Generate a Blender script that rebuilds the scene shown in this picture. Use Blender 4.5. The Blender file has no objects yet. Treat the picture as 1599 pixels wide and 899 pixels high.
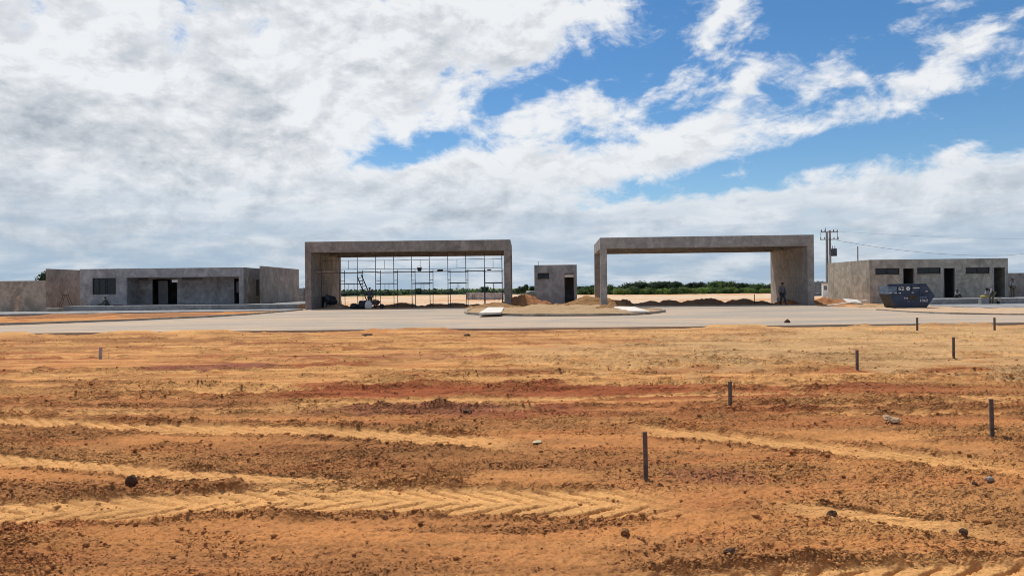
import bpy, bmesh, math, random
import numpy as np
from mathutils import Vector, Matrix

scene = bpy.context.scene
R = math.radians
random.seed(7)

# ------------------------------------------------------------------ camera
EYE = 1.6            # lens height above the soil
FPX = 1155.0         # focal length in pixels of the 1599 px wide photograph
ROLL = 0.0105        # the phone was held slightly tilted
cam_data = bpy.data.cameras.new('camera')
cam = bpy.data.objects.new('camera', cam_data)
scene.collection.objects.link(cam)
cam.location = (0, 0, EYE)
cam.rotation_euler = (R(90), ROLL, 0)
cam_data.sensor_width = 36.0
cam_data.lens = 36.0 * FPX / 1599.0
cam_data.clip_start = 0.1
cam_data.clip_end = 60000
scene.camera = cam

# ------------------------------------------------------------------ light
SUN_EL, SUN_AZ = 61.0, -27.0      # degrees; azimuth from +Y towards +X
sun_data = bpy.data.lights.new('sun', 'SUN')
sun_data.energy = 4.0
sun_data.angle = R(0.6)
sun_data.color = (1.0, 0.95, 0.87)
sun = bpy.data.objects.new('sun', sun_data)
scene.collection.objects.link(sun)
sd = Vector((math.sin(R(SUN_AZ)) * math.cos(R(SUN_EL)), math.cos(R(SUN_AZ)) * math.cos(R(SUN_EL)), math.sin(R(SUN_EL))))
sun.rotation_euler = sd.to_track_quat('Z', 'Y').to_euler()
sun.location = (-20, 30, 60)

scene.view_settings.view_transform = 'Standard'
scene.view_settings.look = 'None'
scene.view_settings.gamma = 1
scene.view_settings.use_curve_mapping = False
scene.view_settings.exposure = 0.0
scene.render.engine = 'CYCLES'
scene.cycles.use_denoising = True
scene.cycles.pixel_filter_type = 'BLACKMAN_HARRIS'
scene.cycles.filter_width = 1.0
scene.cycles.max_bounces = 5
scene.cycles.diffuse_bounces = 2
scene.cycles.use_adaptive_sampling = True
scene.cycles.adaptive_threshold = 0.02
scene.cycles.sample_clamp_indirect = 8

# ------------------------------------------------------------------ sky with clouds (world)
def pix_azel(px, py):
    dx, dy = px - 799.5, py - 449.5
    x, y = dx - ROLL * dy, dy + ROLL * dx
    d = Vector((x, FPX, -y)).normalized()
    return math.atan2(d.x, d.y), math.asin(d.z)

world = bpy.data.worlds.new('World')
scene.world = world
world.use_nodes = True
wt = world.node_tree
wt.nodes.clear()

class G:
    """tiny node-graph writer"""
    def __init__(s, tree): s.t = tree
    def n(s, kind, **kw):
        nd = s.t.nodes.new(kind)
        for k, v in kw.items(): setattr(nd, k, v)
        return nd
    def put(s, sock, v):
        if hasattr(v, 'is_linked') or isinstance(v, bpy.types.NodeSocket): s.t.links.new(v, sock)
        elif isinstance(v, (tuple, list)) and sock.type == 'RGBA' and len(v) == 3: sock.default_value = (*v, 1)
        else: sock.default_value = v
    def m(s, op, a, b=None, c=None, clamp=False):
        nd = s.n('ShaderNodeMath', operation=op, use_clamp=clamp)
        s.put(nd.inputs[0], a)
        if b is not None: s.put(nd.inputs[1], b)
        if c is not None: s.put(nd.inputs[2], c)
        return nd.outputs[0]
    def v(s, op, a, b=None, out=0):
        nd = s.n('ShaderNodeVectorMath', operation=op)
        s.put(nd.inputs[0], a)
        if b is not None: s.put(nd.inputs[1], b)
        return nd.outputs[out]
    def comb(s, x, y, z):
        nd = s.n('ShaderNodeCombineXYZ')
        for i, q in enumerate((x, y, z)): s.put(nd.inputs[i], q)
        return nd.outputs[0]
    def sep(s, a):
        nd = s.n('ShaderNodeSeparateXYZ'); s.put(nd.inputs[0], a); return nd.outputs
    def noise(s, vec, scale, detail=4, rough=0.55, dist=0.0, out=0, lac=2.0):
        nd = s.n('ShaderNodeTexNoise')
        if vec is not None: s.put(nd.inputs['Vector'], vec)
        nd.inputs['Scale'].default_value = scale; nd.inputs['Detail'].default_value = detail
        nd.inputs['Roughness'].default_value = rough; nd.inputs['Distortion'].default_value = dist
        nd.inputs['Lacunarity'].default_value = lac
        return nd.outputs[out]
    def mapr(s, val, a, b, c=0.0, d=1.0, smooth=True):
        nd = s.n('ShaderNodeMapRange', interpolation_type='SMOOTHSTEP' if smooth else 'LINEAR')
        nd.clamp = True
        s.put(nd.inputs['Value'], val)
        for k, q in (('From Min', a), ('From Max', b), ('To Min', c), ('To Max', d)): s.put(nd.inputs[k], q)
        return nd.outputs[0]
    def mix(s, f, a, b, blend='MIX'):
        nd = s.n('ShaderNodeMix', data_type='RGBA', blend_type=blend)
        nd.clamp_factor = True
        s.put(nd.inputs['Factor'], f); s.put(nd.inputs['A'], a) if False else None
        s.put(nd.inputs[6], a); s.put(nd.inputs[7], b)
        return nd.outputs[2]
    def mapping(s, vec, loc=(0, 0, 0), rot=(0, 0, 0), scale=(1, 1, 1), kind='POINT'):
        nd = s.n('ShaderNodeMapping', vector_type=kind)
        s.put(nd.inputs['Vector'], vec)
        nd.inputs['Location'].default_value = loc; nd.inputs['Rotation'].default_value = rot; nd.inputs['Scale'].default_value = scale
        return nd.outputs[0]

g = G(wt)
tc = g.n('ShaderNodeTexCoord')
nrm = g.v('NORMALIZE', tc.outputs['Generated'])
dx_, dy_, dz_ = g.sep(nrm)
az = g.m('ARCTAN2', dx_, dy_)
el = g.m('ARCSINE', dz_)
ae = g.comb(az, el, 0.0)
# cloud layer coordinates: the point where the ray meets a flat cloud deck
den = g.m('ADD', g.m('MAXIMUM', dz_, 0.0), 0.13)
deck = g.comb(g.m('DIVIDE', dx_, den), g.m('DIVIDE', dy_, den), 0.0)
def cloud_field(vec_deck, vec_ae):
    """billowy cloud noise: a deck seen in perspective plus rounded puffs"""
    a = g.noise(g.mapping(vec_deck, loc=(3.7, 1.3, 0), rot=(0, 0, R(-25)), scale=(0.8, 1.0, 1)), 1.7, 7, 0.60, 0.3)
    b = g.noise(g.mapping(vec_ae, loc=(1.1, 0.2, 0), rot=(0, 0, R(-18)), scale=(1.0, 1.45, 1)), 7.6, 9, 0.60, 0.35)
    c = g.noise(g.mapping(vec_ae, loc=(7.1, 3.2, 0), rot=(0, 0, R(-28)), scale=(1.0, 2.0, 1)), 26.0, 5, 0.60, 0.5)
    return g.m('ADD', g.m('ADD', g.m('MULTIPLY', a, 0.75), g.m('MULTIPLY', b, 3.0)), g.m('MULTIPLY', c, 1.05))
n0 = cloud_field(deck, ae)
# the same field a little nearer the sun: the difference lights the sunward side of each billow
n1 = cloud_field(g.v('ADD', deck, (-0.03, -0.10, 0.0)), g.v('ADD', ae, (-0.008, 0.016, 0.0)))

def blob_sum(blobs, start):
    acc = start
    for (px, py, ang, ra, rb, w) in blobs:
        a0, e0 = pix_azel(px, py)
        q = g.mapping(ae, loc=(a0, e0, 0), rot=(0, 0, R(ang)), scale=(ra / FPX, rb / FPX, 1), kind='TEXTURE')
        d2 = g.v('DOT_PRODUCT', q, q, out=1)
        acc = g.m('MULTIPLY_ADD', g.m('EXPONENT', g.m('MULTIPLY', d2, -1.0)), w, acc)
    return acc
# where the sky was covered and where it had broken open (pixel of the photograph, tilt, radii, weight)
COVER = [
    (80, 100, 0, 560, 330, 0.56), (560, 40, 22, 460, 170, 0.46), (330, 330, 0, 460, 140, 0.34), (860, 10, 25, 150, 60, 0.26),
    (600, 248, 14, 125, 36, -0.62), (720, 205, 30, 130, 32, -0.50), (870, 130, 28, 120, 24, -0.30), (150, 88, 10, 28, 12, -0.25),
    (1340, 100, 12, 420, 130, -0.18), (1010, 205, 22, 130, 26, -0.26), (1270, 252, 6, 270, 24, -0.36), (1040, 320, 4, 60, 10, -0.2),
    (1480, 250, 6, 170, 36, -0.18), (1180, 20, 10, 170, 70, -0.26), (1560, 180, 0, 80, 60, -0.15),
    (1060, 110, 34, 110, 26, 0.30), (930, 100, 30, 70, 24, 0.10), (1050, 20, 30, 60, 40, -0.30), (780, 188, 14, 75, 19, 0.56), (1165, 130, 55, 42, 18, 0.44), (1390, 42, 8, 44, 13, 0.40),
    (960, 248, 9, 290, 34, 0.60), (1290, 196, 13, 230, 16, 0.52), (1060, 215, 12, 120, 20, 0.20), (1520, 110, 10, 90, 22, -0.25), (640, 268, 6, 65, 14, 0.46), (700, 300, 4, 240, 30, 0.36),
    (1138, 272, 8, 40, 12, 0.50), (1240, 312, 6, 150, 13, 0.40), (1500, 70, 35, 110, 18, 0.36), (1590, 25, 35, 40, 16, 0.36), (1110, 320, 5, 160, 14, 0.30),
    (800, 350, 0, 1500, 42, 0.22), (1560, 285, 10, 90, 15, 0.36), (1350, 110, 20, 30, 9, 0.30), (1270, 270, 5, 38, 10, 0.36), (1430, 125, 10, 40, 9, 0.30), (1130, 15, 45, 40, 12, 0.36), (1510, 230, 15, 50, 9, 0.34),
]
cover = g.m('ADD', blob_sum(COVER, -2.405), g.m('ADD', g.mapr(el, 0.05, 0.20, 0.45, 0.0), g.mapr(el, 0.02, 0.075, 0.7, 0.0)))
dens = g.m('ADD', n0, cover)
alpha = g.mapr(dens, -0.16, 0.46)
# thick undersides are grey, sunlit sides white
GREY = [(140, 205, 0, 170, 36, 0.66), (380, 130, -35, 80, 44, 0.55), (20, 310, -8, 70, 20, 0.6), (170, 378, 0, 220, 26, 0.40),
        (640, 110, 0, 170, 60, 0.16), (320, 290, 10, 60, 18, 0.30), (840, 345, 0, 140, 14, 0.45), (640, 60, 0, 60, 40, 0.2), (230, 90, 0, 60, 30, 0.3), (60, 268, 0, 90, 20, 0.35),
        (250, 345, 0, 90, 14, 0.3), (420, 350, 0, 120, 14, 0.28), (50, 400, 0, 260, 20, 0.3), (850, 395, 0, 200, 14, 0.22)]
n_grey = g.noise(g.mapping(ae, loc=(4, 2, 0), scale=(1.0, 1.35, 1)), 9.0, 6, 0.60, 0.3)
relief = g.m('MULTIPLY', g.m('SUBTRACT', n1, n0), 1.0)
grey = g.m('ADD', g.m('MULTIPLY_ADD', g.m('SUBTRACT', n_grey, 0.5), 1.7, blob_sum(GREY, 0.02)), relief)
grey = g.m('MULTIPLY', g.mapr(grey, -0.1, 1.0, 0.0, 1.0, smooth=False), g.mapr(dens, 0.10, 0.60))
low = g.mapr(el, 0.0, 0.19, 1.0, 0.0)
cl_col = g.mix(grey, (0.88, 0.895, 0.915), (0.43, 0.475, 0.53))
lowvar = g.noise(g.mapping(ae, loc=(2, 9, 0), scale=(1.0, 4.5, 1)), 9.0, 6, 0.6, 0.3)
cl_col = g.mix(g.m('MULTIPLY', low, g.mapr(lowvar, 0.35, 0.68, 1.05, 0.45)), cl_col, (0.37, 0.49, 0.63))
sky = g.n('ShaderNodeTexSky', sky_type='NISHITA')
sky.sun_disc = False
sky.sun_elevation = R(SUN_EL)
sky.sun_rotation = R(SUN_AZ)
sky.air_density = 1.0; sky.dust_density = 0.0; sky.ozone_density = 4.0
SKY_STRENGTH = 0.10
cl_scaled = g.v('SCALE', cl_col); cl_scaled.node.inputs['Scale'].default_value = 1.0 / SKY_STRENGTH
hsv = g.n('ShaderNodeHueSaturation'); hsv.inputs['Saturation'].default_value = 1.22; g.put(hsv.inputs['Color'], sky.outputs[0])
tot = g.mix(g.m('MULTIPLY', alpha, 0.97), hsv.outputs[0], cl_scaled)
bg = g.n('ShaderNodeBackground'); g.put(bg.inputs[0], tot); bg.inputs[1].default_value = SKY_STRENGTH
wo = g.n('ShaderNodeOutputWorld'); wt.links.new(bg.outputs[0], wo.inputs[0])
world.cycles.sampling_method = 'MANUAL'
world.cycles.sample_map_resolution = 512

# ------------------------------------------------------------------ helpers
col = scene.collection
def ray(px, py):
    dx, dy = px - 799.5, py - 449.5
    return (dx - ROLL * dy) / FPX, -(dy + ROLL * dx) / FPX        # X/Y, (Z-EYE)/Y
def at_depth(px, py, Y):
    a, b = ray(px, py); return Vector((a * Y, Y, EYE + b * Y))
def on_ground(px, py, z=0.0):
    a, b = ray(px, py); Y = (z - EYE) / b; return Vector((a * Y, Y, z))
def facade(O, yaw, px, py):
    """photo pixel -> (distance along the facade, height) on the vertical plane through O turned by yaw"""
    a, b = ray(px, py); ux, uy = math.cos(yaw), math.sin(yaw)
    s = (a * O[1] - O[0]) / (ux - a * uy); Y = O[1] + s * uy
    return s, EYE + b * Y

def tag(o, label=None, cat=None, group=None, kind=None):
    if label: o['label'] = label
    if cat: o['category'] = cat
    if group: o['group'] = group
    if kind: o['kind'] = kind
    return o
def empty(name, loc, rz=0.0):
    o = bpy.data.objects.new(name, None); col.objects.link(o)
    o.location = loc; o.rotation_euler = (0, 0, rz); o.empty_display_size = 0.2
    return o
def mesh_obj(name, me, mat, parent=None):
    o = bpy.data.objects.new(name, me); col.objects.link(o)
    if mat is not None and len(me.materials) == 0: me.materials.append(mat)
    if parent is not None: o.parent = parent
    return o
def copy_tree(o, parent=None):
    c = o.copy(); col.objects.link(c); c.parent = parent
    for ch in list(o.children): copy_tree(ch, c)
    return c

class MB:
    def __init__(s): s.v = []; s.f = []
    def box(s, x0, x1, y0, y1, z0, z1):
        b = len(s.v)
        s.v += [(x0, y0, z0), (x1, y0, z0), (x1, y1, z0), (x0, y1, z0), (x0, y0, z1), (x1, y0, z1), (x1, y1, z1), (x0, y1, z1)]
        s.f += [tuple(b + i for i in q) for q in ((0, 3, 2, 1), (4, 5, 6, 7), (0, 1, 5, 4), (1, 2, 6, 5), (2, 3, 7, 6), (3, 0, 4, 7))]
        return s
    def obox(s, c, size, rot):
        """oriented box: centre, size, rotation matrix"""
        b = len(s.v); hx, hy, hz = (q / 2 for q in size); c = Vector(c)
        for p in ((-hx, -hy, -hz), (hx, -hy, -hz), (hx, hy, -hz), (-hx, hy, -hz), (-hx, -hy, hz), (hx, -hy, hz), (hx, hy, hz), (-hx, hy, hz)):
            s.v.append(tuple(c + rot @ Vector(p)))
        s.f += [tuple(b + i for i in q) for q in ((0, 3, 2, 1), (4, 5, 6, 7), (0, 1, 5, 4), (1, 2, 6, 5), (2, 3, 7, 6), (3, 0, 4, 7))]
        return s
    def tube(s, p0, p1, r0, r1=None, n=8, caps=True):
        r1 = r0 if r1 is None else r1
        p0, p1 = Vector(p0), Vector(p1); d = (p1 - p0).normalized()
        u = d.orthogonal().normalized(); w = d.cross(u); b = len(s.v)
        for p, r in ((p0, r0), (p1, r1)):
            for i in range(n):
                a = 2 * math.pi * i / n; s.v.append(tuple(p + (u * math.cos(a) + w * math.sin(a)) * r))
        for i in range(n):
            j = (i + 1) % n; s.f.append((b + i, b + j, b + n + j, b + n + i))
        if caps: s.f.append(tuple(b + i for i in reversed(range(n)))); s.f.append(tuple(b + n + i for i in range(n)))
        return s
    def loft(s, rings, close=True, caps=True):
        b = len(s.v); n = len(rings[0])
        for r in rings: s.v += [tuple(p) for p in r]
        for k in range(len(rings) - 1):
            for i in range(n if close else n - 1):
                j = (i + 1) % n; s.f.append((b + k * n + i, b + k * n + j, b + (k + 1) * n + j, b + (k + 1) * n + i))
        if caps: s.f.append(tuple(b + i for i in reversed(range(n)))); s.f.append(tuple(b + (len(rings) - 1) * n + i for i in range(n)))
        return s
    def prism(s, poly, z0, z1):
        b = len(s.v); n = len(poly)
        s.v += [(p[0], p[1], z0) for p in poly] + [(p[0], p[1], z1) for p in poly]
        for i in range(n):
            j = (i + 1) % n; s.f.append((b + i, b + j, b + n + j, b + n + i))
        s.f.append(tuple(b + i for i in reversed(range(n)))); s.f.append(tuple(b + n + i for i in range(n)))
        return s
    def wall(s, L, z0, z1, y0, y1, holes):
        """a wall slab along x with rectangular openings (x0, x1, z0, z1) cut right through"""
        xs = sorted({0.0, L, *[min(max(q, 0), L) for h in holes for q in h[:2]]})
        zs = sorted({z0, z1, *[min(max(q, z0), z1) for h in holes for q in h[2:]]})
        def solid(i, k):
            if i < 0 or k < 0 or i >= len(xs) - 1 or k >= len(zs) - 1: return False
            cx, cz = (xs[i] + xs[i + 1]) / 2, (zs[k] + zs[k + 1]) / 2
            return not any(h[0] < cx < h[1] and h[2] < cz < h[3] for h in holes)
        def q(*p): b = len(s.v); s.v.extend(p); s.f.append((b, b + 1, b + 2, b + 3))
        for i in range(len(xs) - 1):
            for k in range(len(zs) - 1):
                if not solid(i, k): continue
                a, b_, c, d = xs[i], xs[i + 1], zs[k], zs[k + 1]
                q((a, y0, c), (b_, y0, c), (b_, y0, d), (a, y0, d)); q((b_, y1, c), (a, y1, c), (a, y1, d), (b_, y1, d))
                if not solid(i - 1, k): q((a, y1, c), (a, y0, c), (a, y0, d), (a, y1, d))
                if not solid(i + 1, k): q((b_, y0, c), (b_, y1, c), (b_, y1, d), (b_, y0, d))
                if not solid(i, k - 1): q((a, y1, c), (b_, y1, c), (b_, y0, c), (a, y0, c))
                if not solid(i, k + 1): q((a, y0, d), (b_, y0, d), (b_, y1, d), (a, y1, d))
        return s
    def build(s, name, mat, parent=None, smooth=False, bevel=0.0):
        me = bpy.data.meshes.new(name); me.from_pydata(s.v, [], s.f); me.update()
        if bevel > 0:
            bm = bmesh.new(); bm.from_mesh(me)
            bmesh.ops.remove_doubles(bm, verts=bm.verts, dist=1e-5)
            es = [e for e in bm.edges if len(e.link_faces) == 2 and e.calc_face_angle(0) > 0.6]
            bmesh.ops.bevel(bm, geom=es, offset=bevel, segments=1, affect='EDGES', clamp_overlap=True)
            bm.to_mesh(me); bm.free()
        if smooth: me.polygons.foreach_set('use_smooth', [True] * len(me.polygons))
        return mesh_obj(name, me, mat, parent)

# value noise in numpy for the terrain
rng = np.random.default_rng(11)
PERM = rng.random((256, 256)).astype(np.float32)
def vnoise(x, y):
    xi = np.floor(x).astype(np.int64); yi = np.floor(y).astype(np.int64)
    fx = (x - xi).astype(np.float32); fy = (y - yi).astype(np.float32)
    fx = fx * fx * fx * (fx * (fx * 6 - 15) + 10); fy = fy * fy * fy * (fy * (fy * 6 - 15) + 10)
    a = PERM[xi & 255, yi & 255]; b = PERM[(xi + 1) & 255, yi & 255]; c = PERM[xi & 255, (yi + 1) & 255]; d = PERM[(xi + 1) & 255, (yi + 1) & 255]
    return (a + (b - a) * fx) + ((c + (d - c) * fx) - (a + (b - a) * fx)) * fy
def fbm(x, y, octaves=4, gain=0.5):
    t = 0.0; amp = 1.0; tot = 0.0
    for o in range(octaves):
        t = t + amp * vnoise(x * (1.0 + 0.0) + 17.3 * o, y + 9.1 * o); tot += amp; amp *= gain; x = x * 2.03 + 1.7 * o; y = y * 2.03 - 2.3 * o
    return t / tot
def sstep(a, b, x):
    t = np.clip((x - a) / (b - a), 0, 1); return t * t * (3 - 2 * t)
def terrain(x, y):
    x = np.asarray(x, dtype=np.float64); y = np.asarray(y, dtype=np.float64)
    z = -0.14 * sstep(-24, -36, x) * sstep(36, 50, y)
    crest = 200 - 52 * sstep(-5, 25, x)
    z = z - 6.0 * sstep(0, 1, (y - crest) / 130.0) * (y > crest)
    return z

# ------------------------------------------------------------------ materials
def mat_new(name):
    m = bpy.data.materials.new(name); m.use_nodes = True; nt = m.node_tree; nt.nodes.clear()
    q = G(nt); out = q.n('ShaderNodeOutputMaterial'); p = q.n('ShaderNodeBsdfPrincipled'); nt.links.new(p.outputs[0], out.inputs[0])
    p.inputs['Roughness'].default_value = 0.9
    p.inputs['Specular IOR Level'].default_value = 0.25
    return m, q, p
def bump(q, p, h, strength, dist):
    b = q.n('ShaderNodeBump'); b.inputs['Strength'].default_value = strength; b.inputs['Distance'].default_value = dist
    q.put(b.inputs['Height'], h); q.put(p.inputs['Normal'], b.outputs[0])
def plain(name, c, rough=0.7, metal=0.0, var=0.25, scale=6.0, spec=0.3):
    m, q, p = mat_new(name); tcn = q.n('ShaderNodeTexCoord').outputs['Object']
    n = q.noise(tcn, scale, 5, 0.6)
    dark = tuple(v * (1 - var) for v in c); light = tuple(min(1, v * (1 + var)) for v in c)
    q.put(p.inputs['Base Color'], q.mix(q.mapr(n, 0.3, 0.7), dark, light))
    p.inputs['Roughness'].default_value = rough; p.inputs['Metallic'].default_value = metal; p.inputs['Specular IOR Level'].default_value = spec
    return m
def concrete(name, c, warm=(1, 1, 1), stain=0.5, seed=0.0, bay=0.0):
    """rough cement render: cloudy patches, trickle stains, day joints"""
    m, q, p = mat_new(name); geo = q.n('ShaderNodeNewGeometry').outputs['Position']
    pos = q.mapping(geo, loc=(seed, seed * 0.7, seed * 0.3))
    big = q.noise(pos, 0.8, 7, 0.66, 0.8)
    mid = q.noise(pos, 2.6, 6, 0.65, 0.3)
    streak = q.noise(q.mapping(pos, scale=(1.6, 1.6, 0.22)), 1.8, 4, 0.6)
    panel = q.noise(q.mapping(pos, scale=(0.42, 0.42, 0.0)), 1.0, 0, 0.5)
    fine = q.noise(pos, 28, 4, 0.7)
    base = q.mix(q.mapr(big, 0.30, 0.70), tuple(v * 0.60 for v in c), tuple(v * w * 1.40 for v, w in zip(c, warm)))
    base = q.mix(q.m('MULTIPLY', q.mapr(mid, 0.46, 0.62), 0.6), base, tuple(v * 0.62 for v in c))
    base = q.mix(q.m('MULTIPLY', q.mapr(streak, 0.52, 0.74), stain), base, tuple(v * 0.55 for v in c))
    base = q.mix(q.m('MULTIPLY', q.mapr(streak, 0.42, 0.25), stain * 0.5), base, tuple(v * 1.5 for v in c))
    base = q.mix(q.m('MULTIPLY', q.mapr(panel, 0.40, 0.60, smooth=False), 0.22), base, tuple(v * 1.4 for v in c))
    base = q.mix(q.m('MULTIPLY', q.mapr(fine, 0.35, 0.7), 0.25), base, tuple(v * 0.7 for v in c))
    if bay:
        X_, Y_, Z_ = q.sep(geo); along = q.m('DIVIDE', q.m('ADD', X_, q.m('MULTIPLY', Y_, 0.77)), bay); zz_ = q.m('DIVIDE', q.m('ADD', Z_, 0.13), 1.16)
        wn = q.n('ShaderNodeTexWhiteNoise', noise_dimensions='2D'); q.put(wn.inputs['Vector'], q.comb(q.m('FLOOR', along), q.m('FLOOR', zz_), 0.0))
        base = q.mix(q.m('MULTIPLY', wn.outputs['Value'], 0.34), base, tuple(v * 0.68 for v in c))
        fa = q.m('ABSOLUTE', q.m('SUBTRACT', q.m('FRACT', along), 0.5)); fz = q.m('ABSOLUTE', q.m('SUBTRACT', q.m('FRACT', zz_), 0.5))
        jn = q.m('MAXIMUM', q.mapr(fa, 0.482, 0.496), q.mapr(fz, 0.478, 0.494))
        base = q.mix(q.m('MULTIPLY', jn, q.mapr(big, 0.35, 0.6, 0.1, 0.55)), base, tuple(v * 0.5 for v in c))
    rag_ = q.noise(q.mapping(pos, scale=(1.0, 1.0, 0.7)), 1.1, 9, 0.72, 1.2)
    base = q.mix(q.m('MULTIPLY', q.mapr(rag_, 0.55, 0.60), 0.30), base, tuple(v * 1.45 for v in c))
    base = q.mix(q.m('MULTIPLY', q.mapr(rag_, 0.45, 0.40), 0.38), base, tuple(v * 0.58 for v in c))
    q.put(p.inputs['Base Color'], base)
    bump(q, p, q.m('ADD', q.m('MULTIPLY', mid, 1.2), q.m('MULTIPLY', fine, 0.3)), 0.5, 0.02)
    return m
M = {}
M['gate_a'] = concrete('concrete_warm_shade', (0.28, 0.255, 0.235), (1.02, 1.0, 0.97), 0.5, 3.0, 2.44)  # left gate: browner, darker tint with cloud shade put into the colour
M['gate_b'] = concrete('concrete_gate', (0.345, 0.325, 0.305), (1.03, 1.0, 0.95), 0.65, 11.0, 2.44)
M['grey'] = concrete('cement_render', (0.33, 0.33, 0.33), (1, 1, 1), 0.6, 23.0)
M['grey_b'] = concrete('cement_render_mottled', (0.35, 0.333, 0.288), (1.03, 1.0, 0.95), 0.8, 37.0)
M['brown_bounce_wall'] = concrete('cement_render_brown_bounce', (0.275, 0.25, 0.228), (1.03, 1.0, 0.96), 0.4, 51.0)  # cement render with warm bounce light put into its brown tint
M['platform'] = concrete('cement_screed', (0.27, 0.265, 0.258), (1, 1, 1), 0.4, 61.0)
M['black_metal'] = plain('black_metal', (0.02, 0.021, 0.024), 0.45, 0.0, 0.2)
M['steel'] = plain('scaffold_steel', (0.055, 0.065, 0.085), 0.5, 0.3, 0.4, 3.0)
M['plank'] = plain('scaffold_plank', (0.10, 0.085, 0.07), 0.85, 0, 0.35, 3.0)
M['plank_pale'] = plain('pale_plank', (0.48, 0.40, 0.31), 0.85, 0, 0.2, 3.0)
M['board'] = plain('pale_board', (0.68, 0.62, 0.54), 0.8, 0, 0.15, 2.0)
M['white'] = plain('white_paint', (0.72, 0.72, 0.70), 0.6, 0, 0.08, 4.0)
M['stake'] = plain('stake_wood', (0.115, 0.088, 0.075), 0.9, 0, 0.3, 14.0)
M['stake_pale'] = plain('stake_wood_pale', (0.36, 0.31, 0.30), 0.9, 0, 0.15, 14.0)
M['skin'] = plain('skin', (0.16, 0.085, 0.055), 0.6, 0, 0.1)
M['hair'] = plain('dark_hair', (0.015, 0.013, 0.012), 0.7, 0, 0.1)
M['cable'] = plain('cable_black', (0.03, 0.032, 0.035), 0.6)
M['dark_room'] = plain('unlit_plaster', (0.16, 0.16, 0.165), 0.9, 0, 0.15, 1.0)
m, q, p = mat_new('window_glass')
p.inputs['Base Color'].default_value = (0.02, 0.025, 0.03, 1); p.inputs['Roughness'].default_value = 0.08; p.inputs['Specular IOR Level'].default_value = 0.5
q.put(p.inputs['Roughness'], q.mapr(q.noise(q.n('ShaderNodeTexCoord').outputs['Object'], 3, 4), 0.3, 0.8, 0.05, 0.25))
p.inputs['Alpha'].default_value = 0.55
M['glass'] = m

# ------------------------------------------------------------------ plan of the paved area
ROAD = [(-90, 28.4), (-50, 28.5), (-24, 28.35), (-8, 28.5), (6, 28.35), (20, 28.5), (48, 28.4), (90, 28.5), (90, 34.2), (30, 34.4), (26, 34.6), (23.6, 35.4), (22.0, 37.2), (21.5, 40), (21.6, 44),
        (22.0, 50), (22.4, 56.0), (22.5, 58.9), (8.0, 59.8), (-15.9, 60.0), (-16.3, 52), (-16.7, 47), (-18.0, 43), (-20.4, 39.6), (-24, 36.0), (-28, 34.8), (-34, 34.3), (-90, 34.2)]
ISLAND = [(-2.9, 57.6), (-3.0, 47), (-2.7, 43.9), (-1.6, 42.0), (0.5, 40.3), (2.2, 39.5), (5.3, 39.4), (6.9, 40.1), (8.5, 42.8), (9.5, 45.6), (9.3, 48), (8.3, 53), (7.7, 57.8)]
def in_poly(x, y, poly):
    ins = np.zeros(x.shape, dtype=bool); n = len(poly)
    for i in range(n):
        x0, y0 = poly[i]; x1, y1 = poly[(i + 1) % n]
        if y0 == y1: continue
        c = ((y0 > y) != (y1 > y)) & (x < (x1 - x0) * (y - y0) / (y1 - y0) + x0)
        ins ^= c
    return ins
def poly_dist(x, y, poly):
    d = np.full(x.shape, 1e9); n = len(poly)
    for i in range(n):
        ax, ay = poly[i]; bx, by = poly[(i + 1) % n]
        t = np.clip(((x - ax) * (bx - ax) + (y - ay) * (by - ay)) / ((bx - ax) ** 2 + (by - ay) ** 2), 0, 1)
        d = np.minimum(d, np.hypot(x - ax - t * (bx - ax), y - ay - t * (by - ay)))
    return d

# ------------------------------------------------------------------ soil: height, colour, roughness
SAND = np.array((0.575, 0.300, 0.110)); MID = np.array((0.42, 0.180, 0.062)); DARK = np.array((0.275, 0.124, 0.049))
RED = np.array((0.30, 0.088, 0.036)); BEIGE = np.array((0.475, 0.285, 0.128)); PINK = np.array((0.60, 0.44, 0.295)); MAROON = np.array((0.25, 0.085, 0.055))
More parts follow.
